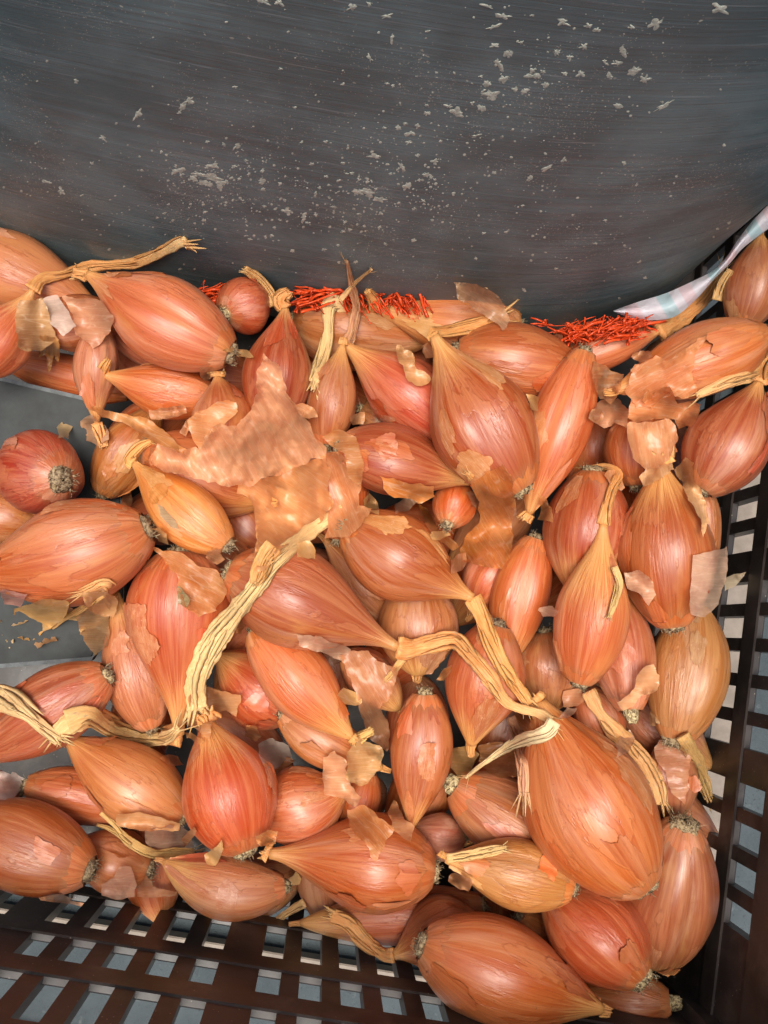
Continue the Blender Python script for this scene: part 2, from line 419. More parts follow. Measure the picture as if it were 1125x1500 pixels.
def splash(specs, name, kind=None):
    """thin raised blobs on the tub wall"""
    vs = []; fs = []
    for (x, y, rx, ry, an) in specs:
        h0 = cast(TUB_BVH, x, y)
        if h0 is None: continue
        big = rx > 2.6
        nn = 26 if big else 7
        b0 = len(vs); c, s = math.cos(an), math.sin(an); ok = True; ring = []; ring2 = []; sd_ = random.random()*99
        for i in range(nn):
            a = 2*math.pi*i/nn
            rr = 1+(1.3 if big else .4)*noise.noise(Vector((math.cos(a)*1.6, math.sin(a)*1.6, sd_)))+(.22*noise.noise(Vector((math.cos(a)*4, math.sin(a)*4, sd_+5)))+.04*random.uniform(-1, 1) if big else 0); rr = max(.4, rr)
            u, v = rx*rr*math.cos(a), ry*rr*math.sin(a)
            for q, dst, hh in ((1, ring, .00004), (.75, ring2, .00018 if big else .00010)):
                h = cast(TUB_BVH, x+(u*c-v*s)*q, y+(u*s+v*c)*q)
                if h is None: ok = False; break
                dst.append(h[2]+(CAM-h[2]).normalized()*hh)
            if not ok: break
        if not ok: continue
        vs += ring + ring2 + [h0[2]+(CAM-h0[2]).normalized()*(.0002 if big else .00012)]
        for i in range(nn):
            j = (i+1) % nn; fs.append((b0+i, b0+j, b0+nn+j, b0+nn+i)); fs.append((b0+nn+i, b0+nn+j, b0+2*nn))
    if not vs: return
    o = mesh(name, vs, fs, M_MORTAR, tub, origin=o_t)
    if kind: o['kind'] = kind
BIG = [(277,147,9,5,-.5),(268,156,6,4,-1),(262,166,5,2.5,-.9),(254,173,5,2,-.6),(202,167,8,4,-.9),(315,261,14,5,.1),(300,268,10,4,.2),(322,268,7,5,.4),(262,250,8,4,.1),(283,262,7,4,.1),(347,213,6,3,-.9),(312,243,9,3,.0),(290,255,9,3,.2),
 (421,309,7,5,.3),(384,267,7,3,.2),(445,318,4,5,.5),(549,229,9,3.5,.1),(533,280,10,4,.2),(556,292,8,3,.1),(524,282,6,3,.2),(738,24,13,5,.2),(722,40,11,4,-.3),(715,10,8,3,.3),(824,33,9,5,.2),(862,38,5,3,0),(874,44,4,3,0),(925,40,4,3,0),(961,35,11,5,-.5),
 (723,67,6,3,.1),(746,78,6,5,0),(815,77,5,5,0),(835,84,4,4,0),(855,69,5,4,-.5),(911,74,7,6,0),(904,93,7,4,.2),(930,104,9,5,-.4),(944,117,9,6,-.4),(893,111,4,4,0),(851,108,7,5,-.3),(781,112,9,5,.1),(781,103,5,4,.1),(730,93,6,7,-.3),(714,123,5,4,0),(738,115,6,5,.2),(718,140,9,6,-.1),(755,132,4,4,0),(768,133,5,4,0),(800,124,5,4,.2),(827,108,4,3,0),
 (669,165,9,5,.2),(657,156,5,3,.1),(705,158,5,5,0),(625,166,4,3,0),(602,195,7,4,-.2),(612,185,3.5,3,0),(583,188,4,3,0),(598,209,4.5,3,-.3),(972,155,14,2.6,-.55),(826,235,6,3,-.4),(802,246,8,3,-.4),(776,261,5,3,-.3),(637,237,6,4,.1),(625,256,5,3,.2),(597,272,6,5,.3),(589,245,3,6,-.5),(541,283,8,4,.1),(696,199,6,1.6,-.3),
 (384,2,11,4,.3),(408,4,6,5,.3),(515,11,6,4,-.3),(541,6,5,3,.8),(574,55,3,6,.2),(542,86,3,5,-.3),(566,24,8,3,-.2),(150,202,6,3,.6),(70,267,6,3,.1),(90,279,5,4,.9),(112,118,4,3,.8),(1053,13,12,8,.2),(905,155,7,3,.4),(886,90,3,3,0),(795,105,3,3,0)]
for b in BIG: splash([b], 'mortar_splash')
small = []
rs = random.Random(4)
for (cx, cy, sx, sy, nn) in ((330,262,60,30,210),(560,285,60,26,190),(430,300,90,40,170),(280,330,110,30,110),(600,250,110,50,150),(820,90,90,50,120),(650,210,70,50,90),(720,350,140,50,90),(900,330,110,60,80),(150,260,100,50,60),(560,150,300,90,120),(300,100,200,80,40),(30,250,30,30,25)):
    for _ in range(nn):
        r_ = rs.choice((.4, .5, .7, .9, 1.2, 1.8)); small.append((rs.gauss(cx, sx), rs.gauss(cy, sy), r_*rs.uniform(1, 1.7), r_, rs.uniform(-.6, .3)))
splash([s for s in small if s[1] > -5 and -5 < s[0] < 1130], 'mortar_specks', 'stuff')

# ------------------------------------------------------------ shallots
C = dict(O=(.66,.20,.050), R=(.54,.10,.035), P=(.72,.29,.17), G=(.76,.38,.11), T=(.62,.205,.085), B=(.42,.15,.055), K=(.54,.27,.15), V=(.50,.17,.14))
# label, root px, neck px, width px, layer, colour, options
S = [
('pale pinkish shallot lying against the tub at the top left edge', (-70,370),(150,455),112,3,'P',{}),
('brown tan shallot cut by the left edge below the twisted dry stem', (-40,545),(48,425),92,6,'T',dict(neck=[(48,425,26),(62,408,22),(92,402,20),(128,392,24),(165,388,20),(200,384,22),(235,370,22),(258,356,24),(273,352,26)],k=.8)),
('big copper shallot at the top left with its neck under a long frayed stem', (338,518),(128,402),128,8,'T',dict(neck=[(128,402,26),(118,400,22),(108,398,26)],k=.75)),
('brown shaded shallot under peeling skin beside the top left stem', (172,465),(28,488),84,4,'B',{}),
('orange shallot half hidden behind the upper edge of the grey board', (190,575),(-30,520),62,0,'O',dict(base=.362)),
('pale wrinkled shallot standing behind the board end with peeled papery tail', (148,478),(142,620),66,4,'P',dict(neck=[(142,620,22),(148,640,24),(152,655,20)],wr=1)),
('pale pink shallot almost hidden below the big copper one at top left', (172,450),(255,555),72,3,'P',{}),
('stubby orange shallot lying level right of the grey board with tufted neck', (318,585),(150,548),80,6,'O',dict(neck=[(150,548,22),(152,538,22),(160,526,14)],k=.7)),
('small red brown shallot with its root facing out below the red net', (330,460),(400,440),84,6,'R',dict(tz=-.016)),
('reddish orange shallot standing upright with a brown tufted neck near the top', (398,622),(418,452),104,7,'R',dict(neck=[(418,452,26),(412,440,30),(425,428,20)],k=.7)),
('dull tan shallot lying level behind the hanging straw stem', (430,470),(640,500),112,3,'B',dict(col=(.52,.26,.13))),
('golden shallot under the curled peel near the tub', (760,480),(553,456),112,5,'G',dict(neck=[(553,456,24),(548,440,22),(538,425,18)])),
('small slim tan shallot standing just left of the deep red one', (478,652),(502,505),74,7,'T',dict(neck=[(502,505,16),(503,494,12)],k=.7)),
('deep red shallot with a tall dry pink stem rising over the net', (668,640),(505,505),112,6,'R',dict(neck=[(505,505,24),(512,495,26),(518,478,20),(522,450,18),(517,425,14),(512,400,9),(508,382,5)],k=.75,col=(.52,.11,.05),neckcol=(.50,.20,.12))),
('big smooth orange teardrop shallot right of centre top with a bent papery neck', (764,718),(636,492),150,9,'O',dict(neck=[(636,492,24),(634,488,20),(655,487,20),(690,478,26),(720,470,28),(743,463,24)],k=.85,col=(.62,.22,.075))),
('plump tan orange shallot behind the top of the bent neck, touching the tub', (668,515),(870,545),116,5,'O',dict(k=.55,col=(.58,.22,.09))),
('slender orange shallot leaning with a pale blunt tip, right of the big teardrop', (856,515),(775,752),94,8,'O',dict(k=.55,m=.48,blunt=1,neck=[(775,752,20),(768,762,26)])),
('orange red shallot lying level in the centre with twisted pink tip pointing right', (497,655),(688,706),108,8,'R',dict(col=(.56,.15,.055),neck=[(688,706,24),(692,702,20),(684,692,12)],k=.7)),
('small shallot showing its pale root in the gap left of the dark amber peel', (655,768),(680,700),66,5,'O',dict(tz=-.012)),
('wide orange shallot buried under the large translucent peel', (215,660),(395,735),130,5,'O',dict(k=.5)),
('round brown orange shallot with a short crown tuft above the translucent peel', (330,660),(318,552),96,6,'B',dict(col=(.55,.20,.07),neck=[(318,552,26),(318,544,34)],k=.6)),
('pale golden shallot standing in the gap above the green streaked one', (150,724),(240,585),86,4,'G',dict(col=(.66,.35,.14))),
('yellow shallot with a green grey streak left of the large peel', (334,800),(196,678),90,8,'G',dict(tz=-.010,neck=[(196,678,24),(190,672,24),(205,655,22),(225,645,10)],green=1,k=.7)),
('red brown shallot with its root facing the camera on the grey board', (90,702),(20,690),122,8,'R',dict(tz=-.030,k=.4,col=(.42,.075,.05),bigroot=1)),
('large orange shallot with golden patches at the left edge', (216,772),(-55,842),152,8,'O',dict(k=.7,col=(.58,.18,.07),bend=-12)),
('big pinkish orange shallot at the centre with a long bent dry neck pointing right', (335,838),(582,948),146,9,'O',dict(col=(.64,.19,.09),m=.36,neck=[(582,948,36),(600,950,40),(640,940,38),(668,938,34),(690,960,30),(715,990,30),(745,1030,22),(790,1045,20),(808,1055,18)],k=.9)),
('brown orange shallot with dark specks right of centre, its dry neck running down', (508,768),(692,876),126,8,'T',dict(col=(.60,.23,.06),neck=[(692,876,30),(705,900,32),(722,940,34),(745,985,28),(775,1032,20)],k=.85,m=.42)),
('long red to tan shallot left of centre narrowing downward with torn green bruised skin', (268,806),(262,1076),150,7,'R',dict(col=(.64,.19,.10),bend=3,m=.31,neck=[(262,1076,42),(230,1078,30),(195,1075,26),(160,1060,30),(128,1052,36),(100,1060,40),(82,1075,34)],k=.95)),
('slim coppery shallot standing beside the long red one, left of centre', (222,1066),(170,868),90,6.5,'P',dict(neck=[(168,868,28),(155,856,24),(135,862,20),(118,868,14)],k=.75,m=.38)),
('golden tan smooth shallot tilted below the centre with a yellow tip', (372,922),(515,1080),98,8,'G',dict(col=(.66,.29,.09),neck=[(515,1080,20),(522,1086,24)],k=.55,m=.45)),
('dark orange red round shallot in shade left of the golden tan one', (425,1050),(318,960),112,5,'R',dict(k=.5)),
('pale tan shallot tucked under the tip of the golden tan one', (414,1045),(560,1125),76,5,'G',dict(col=(.62,.30,.14),k=.5)),
('dull pink brown shallot in the dark gap between the two central ones', (575,905),(475,790),80,3,'K',dict(col=(.46,.20,.13))),
('dusty brown pink shallot below the speckled one, veins running upright', (614,850),(612,990),116,4,'K',dict(k=.4,m=.5,col=(.48,.20,.12))),
('smooth orange shallot hanging root up under the crossing dry necks', (728,915),(690,1092),116,6,'O',dict(k=.55,m=.45,col=(.60,.20,.07))),
('tall orange shallot standing between speckled one and yellow necked one', (785,788),(738,985),84,5,'O',dict(k=.5,m=.42)),
('orange shallot peeping below the dark amber peel', (742,800),(690,900),76,4,'O',dict(k=.4,col=(.64,.24,.10))),
('broad orange shallot with gnarled root at its top behind the yellow necked one', (868,690),(845,875),126,6,'O',dict(k=.45,m=.48,col=(.58,.17,.06))),
('yellow necked shallot fading to pinkish orange, right of centre', (848,1000),(884,768),108,9,'O',dict(neck=[(884,768,26),(888,745,20),(896,718,18),(906,695,20),(892,684,16),(860,686,10)],k=.85,grad=1,col=(.63,.20,.085))),
('large orange shallot at the right with loose film flaps and papery neck', (984,918),(968,682),134,9,'O',dict(neck=[(968,682,50),(965,672,56)],k=.55,m=.45)),
('orange tan shallot lying level at the top right corner of the heap', (1122,490),(900,572),108,7,'T',dict(k=.6,col=(.62,.27,.11))),
('pink red shallot against the right wall near the top', (1025,718),(1112,560),116,7,'V',dict(col=(.50,.15,.10),neck=[(1112,560,30),(1122,535,30),(1140,520,26)],k=.6,m=.42)),
('orange shallot under the torn peels at the upper right', (935,712),(945,585),100,5,'O',dict(k=.5)),
('long necked tan shallot under the striped bag', (822,536),(965,486),60,4,'T',dict(neck=[(965,486,38),(1000,462,36),(1030,440,24),(1048,412,16),(1060,390,10)],k=.5)),
('tan pink shallot in the far right corner beside the bag', (1085,480),(1115,345),84,3,'K',dict(col=(.52,.22,.12),k=.5)),
('pink shallot with cut pale root, right of the yellow necked one', (924,1042),(898,850),92,7.5,'P',dict(tz=-.020,col=(.66,.21,.16),k=.5,m=.42,cut=1)),
('dusty beige brown wrinkled shallot against the right wall', (988,1086),(1020,880),116,5,'K',dict(tz=-.015,bigroot=1,k=.4,m=.5,wr=1,col=(.48,.28,.17))),
('largest copper shallot of all, at the lower right', (944,1300),(790,1028),184,10,'O',dict(tz=-.010,col=(.60,.215,.075),neck=[(790,1028,34),(782,1020,30)],k=.62,m=.46,bend=-10)),
('pink orange shallot with cut yellow root left of the largest one', (664,1150),(888,1290),120,7,'P',dict(col=(.62,.22,.11),k=.5,cut=1,m=.42)),
('slim orange shallot standing root up in the lower centre', (622,1015),(602,1212),94,7,'O',dict(k=.6,m=.42,neck=[(602,1212,20),(598,1222,24)])),
('glossy red orange shallot with a bright highlight, lower left', (360,1248),(304,1058),138,9,'R',dict(tz=-.012,col=(.60,.15,.045),k=.55,m=.42,neck=[(304,1058,40),(300,1045,44)])),
('smooth dusty pink shallot under the yellow bent neck, lower left', (268,1196),(98,1082),110,7,'P',dict(col=(.60,.25,.15),k=.5,neck=[(98,1082,36),(88,1074,40)])),
('red orange shallot cut by the left edge below the grey board', (158,988),(-50,1118),112,7,'R',dict(col=(.56,.16,.07),k=.6)),
('orange brown shallot at the lower left corner above the crate wall', (132,1275),(-75,1190),134,8,'O',dict(tz=-.010,k=.6,m=.44)),
('small wrinkled pinkish shallot between the two at the left edge', (40,1150),(215,1195),78,5,'P',dict(wr=1,k=.4,col=(.60,.24,.12))),
('brown orange shallot with a big dark root above the crate slots', (218,1275),(105,1235),90,6,'B',dict(k=.5,col=(.52,.21,.10),bigroot=1)),
('curved pale pink shallot resting on the crate slots, lower left', (418,1298),(240,1262),88,6,'P',dict(bend=-16,k=.5,m=.45)),
('plump orange shallot with dark root ring, bottom centre', (636,1276),(395,1250),142,9,'O',dict(neck=[(395,1250,34),(386,1246,30)],k=.85,m=.36,col=(.62,.19,.07))),
('smooth orange shallot wedged right of the glossy red one', (375,1192),(505,1158),108,6,'O',dict(k=.4,m=.5,col=(.60,.21,.08))),
('small purple and white shallot with a dark root in the lower centre', (678,1226),(600,1212),68,6,'V',dict(k=.4,col=(.52,.24,.24))),
('golden cream shallot lying level under a straw peel, lower right', (838,1302),(652,1258),98,9,'G',dict(col=(.80,.42,.17),k=.6,m=.42,neck=[(652,1258,30),(655,1250,26)])),
('brown pink shallot below the plump bottom one', (705,1325),(440,1352),80,5,'B',dict(col=(.50,.20,.11),k=.45)),
('tan shallot with a long torn neck reaching left over the crate slots', (700,1355),(577,1400),112,7,'T',dict(neck=[(577,1400,26),(560,1398,24),(535,1378,26),(510,1352,28),(485,1342,28)],k=.7)),
('large orange shallot at the bottom edge right of centre', (618,1382),(882,1478),152,10,'O',dict(k=.62,m=.42,col=(.62,.205,.075))),
('dark orange red shallot with grey root beside the bottom edge one', (940,1436),(796,1298),134,8,'R',dict(tz=-.020,col=(.54,.16,.06),k=.4,m=.45,bigroot=1)),
('round striped brownish shallot in the lower right corner with its root on top', (1002,1206),(958,1408),140,6,'K',dict(col=(.56,.21,.13),k=.25,m=.55,bigroot=1,tz=-.018)),
('brown orange shallot lowest in the right corner at the bottom edge', (982,1468),(835,1448),84,5,'B',dict(tz=-.012,col=(.52,.20,.08),k=.5,cut=1)),
('dull brown shallot in shade left of the pink cut root one', (800,925),(800,1045),100,3,'B',dict(k=.4,col=(.46,.18,.10))),
('pinkish shallot fragment under the bent dry stem above the largest one', (855,1010),(905,1110),72,4,'P',dict(k=.4,col=(.50,.21,.13))),
('pale reddish shallot under the straw neck near the right wall', (985,1090),(985,1210),78,4,'K',dict(k=.4,col=(.56,.24,.15))),
('amber shallot cut by the left edge between board and big orange one', (60,770),(-70,735),90,4,'G',dict(col=(.56,.22,.05))),
('brown striped shallot in the gap behind the yellow green streaked one', (330,735),(405,810),80,4,'B',dict(k=.4,col=(.50,.20,.11))),
('rounded red orange shallot right of the translucent peel', (495,790),(502,660),84,6,'R',dict(k=.3,m=.5,col=(.58,.17,.055))),
('wrinkled purplish shallot behind the large right hand one', (1020,700),(1040,850),60,5,'K',dict(k=.4,col=(.44,.22,.10))),
('reddish shallot bits below the bent central neck', (505,960),(585,1040),74,4,'P',dict(k=.4,col=(.52,.22,.15))),
('small orange shallot glimpsed above the lower centre purple one', (540,1130),(500,1230),70,4,'O',dict(k=.4)),
('cream brown shallot hidden behind the broad orange one at upper right', (800,600),(770,700),70,2,'B',dict(k=.4)),
('brown shallot low in the dark gap under the centre red one', (530,600),(600,640),64,2,'G',dict(k=.4,col=(.42,.24,.12))),
('tan shallot low beside the lower left root', (30,1160),(-60,1150),60,3,'P',dict()),
('golden shallot base peeping below the golden cream one', (760,1345),(820,1400),64,4,'G',dict(k=.4,col=(.6,.33,.14))),
]
NV = len(S)
FILL = []
for yy in range(560, 1330, 104):
    for xx in range(215, 1010, 128):
        if yy < 640 and xx < 200: continue
        x = xx + random.uniform(-30, 30); y = yy + random.uniform(-25, 25); a = random.uniform(0, math.pi)
        FILL.append((None, (x-80*math.cos(a), y-80*math.sin(a)), (x+80*math.cos(a), y+80*math.sin(a)), 92, -1, random.choice('OTBP'), dict(k=.5, base=.346)))
ALL = S + FILL

def prof(t, m=.40, k=.7, rn=.11, blunt=False):
    r0 = .20 if not blunt else .34
    if t < m:
        u = 1-t/m; r = (1-u**2.05)**.64; return r0*(1-t/m)**1.5 + r*(1-r0*(1-t/m)**1.5)
    u = (t-m)/(1-m); r = ((math.cos(math.pi*u)+1)/2)**k
    return rn + (1-rn)*r

# settle the heap: every bulb keeps its ray, its depth is pushed until nothing interpenetrates
NSP = 11
ss = np.linspace(.04, .96, NSP)
N_ = len(ALL)
Rm = np.array(ROT)
def raydir(x, y): return Rm @ np.array([(x-IMW/2)/FPX, -(y-IMH/2)/FPX, -1.0])
rR = np.array([raydir(*a[1]) for a in ALL]); rN = np.array([raydir(*a[2]) for a in ALL])
Wd = np.array([a[3] for a in ALL], float)
lay = np.array([a[4]+i*1e-3 for i, a in enumerate(ALL)])
base = np.array([a[6].get('base', .335-.0035*a[4]) for a in ALL])
tz = np.array([a[6].get('tz', 0) for a in ALL])
tR = base+tz/2; tN = base-tz/2 + np.array([max(0, a[3]-100)*0.00003 for a in ALL])
pf = np.array([[prof(s, a[6].get('m', .4), a[6].get('k', .7)) for s in ss] for a in ALL])
camv = np.array(CAM)
for it in range(220):
    PR = rR*tR[:, None]; PN = rN*tN[:, None]
    cen = PR[:, None, :]*(1-ss)[None, :, None] + PN[:, None, :]*ss[None, :, None]
    tt = tR[:, None]*(1-ss) + tN[:, None]*ss
    rad = pf*Wd[:, None]*tt/FPX/2
    fc = cen.reshape(-1, 3); fr = rad.reshape(-1)
    # lateral distance measured across the view axis
    vd = Rm @ np.array([0, 0, -1.0])
    dep = fc @ vd; lat = fc - dep[:, None]*vd
    d2 = ((lat[:, None, :]-lat[None, :, :])**2).sum(-1)
    sm = (fr[:, None]+fr[None, :])*.90
    need = np.sqrt(np.maximum(sm**2-d2, 0))
    sep = dep[None, :]-dep[:, None]          # positive: j deeper than i
    viol = np.where(d2 < (sm*.97)**2, need-sep, -1)
    own = np.repeat(np.arange(N_), NSP)
    front = lay[own][:, None] > lay[own][None, :]
    viol = np.where(front & (own[:, None] != own[None, :]), viol, -1)
    V = viol.reshape(N_, NSP, N_, NSP).transpose(0, 2, 1, 3).reshape(N_, N_, -1)
    am = V.argmax(-1); mv = V.max(-1)
    ii, jj = np.where(mv > 1e-5)
    fR = np.zeros(N_); fN = np.zeros(N_)
    g = .35
    for i, j in zip(ii, jj):
        v = min(mv[i, j], .01)*g; si = ss[am[i, j]//NSP]; sj = ss[am[i, j] % NSP]
        fR[i] -= v*.42*(1-si); fN[i] -= v*.42*si; fR[j] += v*.58*(1-sj); fN[j] += v*.58*sj
    cl = .0035
    fR = np.clip(fR, -cl, cl); fN = np.clip(fN, -cl, cl)
    mid = (tR+tN)/2; pull = (base-mid)*.03
    dif = (tR-tN-tz)*.16
    tR += fR+pull-dif/2; tN += fN+pull+dif/2
    dd = np.clip(tR-tN, -.028, .028); md = (tR+tN)/2; tR = md+dd/2; tN = md-dd/2
    tR = np.clip(tR, .235, .405); tN = np.clip(tN, .235, .405)
    L = .065
print('heap depth range', round(float(tR.min()), 3), round(float(tR.max()), 3), 'max overlap', round(float(mv.max()), 4))

VIEW = ROT @ Vector((0, 0, -1))
class Bulb:
    def __init__(s, i):
        lab, r, n_, W, layer, ck, op = ALL[i]
        s.i = i; s.op = op; s.W = W; s.lab = lab; s.col = op.get('col', C[ck]); s.col = (s.col[0], s.col[1]*(.92 if 'col' in op else 1), s.col[2]*(.72 if 'col' in op else 1))
        s.A = P(*r, float(tR[i])); s.B = P(*n_, float(tN[i]))
        mid = (s.A+s.B)/2; ax = (s.B-s.A).normalized()
        to_cam = (CAM-mid).normalized(); side = ax.cross(to_cam).normalized()
        tm = float(tR[i]+tN[i])/2
        bd = op.get('bend', random.uniform(-5, 5))
        s.M = mid + side*(bd*2*tm/FPX)
        s.R = W*tm/FPX/2; s.tR, s.tN = float(tR[i]), float(tN[i])
        s.m = op.get('m', .40+random.uniform(-.02, .03)); s.k = op.get('k', .7)
        s.ph = random.random()*6.28; s.sd = random.random()*100; s.wr = op.get('wr', 0)
        s.len = (s.B-s.A).length
        s.grv = [(random.uniform(-2, 2), random.choice((-.030, -.05, .018, .022)), random.uniform(.10, .30)) for _ in range(random.choice((1, 2, 3)))]
        if random.random() < .25: s.grv.append((random.uniform(-.9, .9), -.09, .22))
    def axis(s, t):
        a = (1-t)**2; b = 2*t*(1-t); c = t*t
        p = s.A*a+s.M*b+s.B*c
        T = ((s.M-s.A)*(1-t)+(s.B-s.M)*t).normalized()
        X = T.cross((CAM-p).normalized()).normalized(); U = X.cross(T).normalized()
        return p, T, X, U
    def surf(s, a, t, off=0.0):
        p, T, X, U = s.axis(t)
        r = prof(t, s.m, s.k)*s.R*(s.tR*(1-t)+s.tN*t)/((s.tR+s.tN)/2)
        ca, sa = math.cos(a), math.sin(a)
        f = 1+.022*math.cos(3*a+s.ph)+.018*math.cos(2*a+s.ph*2)
        q = Vector((ca*1.2+s.sd, sa*1.2, t*1.6)); f += .085*noise.noise(q)
        for (ga, gs, gw) in s.grv:
            da_ = (a-ga+math.pi) % (2*math.pi)-math.pi; f += gs*math.exp(-(da_/gw)**2)*math.sin(math.pi*min(1, t*1.05))
        q = Vector((ca*5+s.sd, sa*5, t*1.2)); f += (.010+.035*s.wr+.07*max(0, t-.72))*noise.noise(q)
        if t < .2: f += .10*(1-t/.2)*noise.noise(Vector((ca*4+s.sd, sa*4, 3)))
        if s.wr: f += .030*(.5-abs(noise.noise(Vector((ca*3.2, sa*3.2+s.sd, t*6)))))
        return p + (X*sa + U*ca)*(r*f+off)
bulbs = [Bulb(i) for i in range(N_)]

NU, NT = 56, 44
allv = []; allf = []
def body_geo(b, nu, ntt):
    vs = []; at = []; fs = []
    ts = [((j/ntt)**1.15) for j in range(ntt+1)]
    for t in ts:
        for i in range(nu):
            a = 2*math.pi*i/nu; vs.append(b.surf(a, t)); at.append((math.cos(a), math.sin(a), t))
    for j in range(ntt):
        for i in range(nu):
            k = (i+1) % nu; fs.append((j*nu+i, j*nu+k, (j+1)*nu+k, (j+1)*nu+i))
    fs.append(tuple(reversed(range(nu)))); fs.append(tuple(range(ntt*nu, ntt*nu+nu)))
    return vs, at, fs
for b in bulbs:
    b.geo = body_geo(b, NU, NT) if b.lab else body_geo(b, 24, 20)
    o = len(allv); allv += b.geo[0]; allf += [tuple(q+o for q in f) for f in b.geo[2]]
# the tub takes part in draping too
o = len(allv); allv += vs if False else []
HEAP = BVHTree.FromPolygons(allv, allf)
owner = np.concatenate([[b.i]*len(b.geo[2]) for b in bulbs]); seen = {}; where = {}
for gy in range(4, 1500, 8):
    for gx in range(4, 1125, 8):
        d_ = (ROT @ Vector(((gx-IMW/2)/FPX, -(gy-IMH/2)/FPX, -1.0))).normalized()
        h_ = HEAP.ray_cast(CAM, d_)
        if h_[2] is not None: k = int(owner[h_[2]]); seen[k] = seen.get(k, 0)+1; where.setdefault(k, []).append((gx, gy))
print('hidden shallots:', [b.lab for b in bulbs if b.lab and seen.get(b.i, 0) < 5])
named = [b for b in bulbs if b.lab]
used = set()
for b in bulbs:
    if b.lab or seen.get(b.i, 0) < 5: b.fill = not b.lab; b.drop = not b.lab; continue
    b.fill = True; b.drop = False; c_ = np.mean(where[b.i], axis=0)
    for q in sorted(named, key=lambda q: (sum(p[0] for p in where.get(q.i, [(0, 0)]))/len(where.get(q.i, [1]))-c_[0])**2+(sum(p[1] for p in where.get(q.i, [(0, 0)]))/len(where.get(q.i, [1]))-c_[1])**2):
        if q.i not in used and len(q.lab.split()) <= 12: used.add(q.i); b.lab2 = 'buried shallot under the '+q.lab; break
def hit_t(x, y):
    a = cast(HEAP, x, y); c = cast(TUB_BVH, x, y)
    v = [h[0] for h in (a, c) if h is not None]
    return min(v) if v else .345

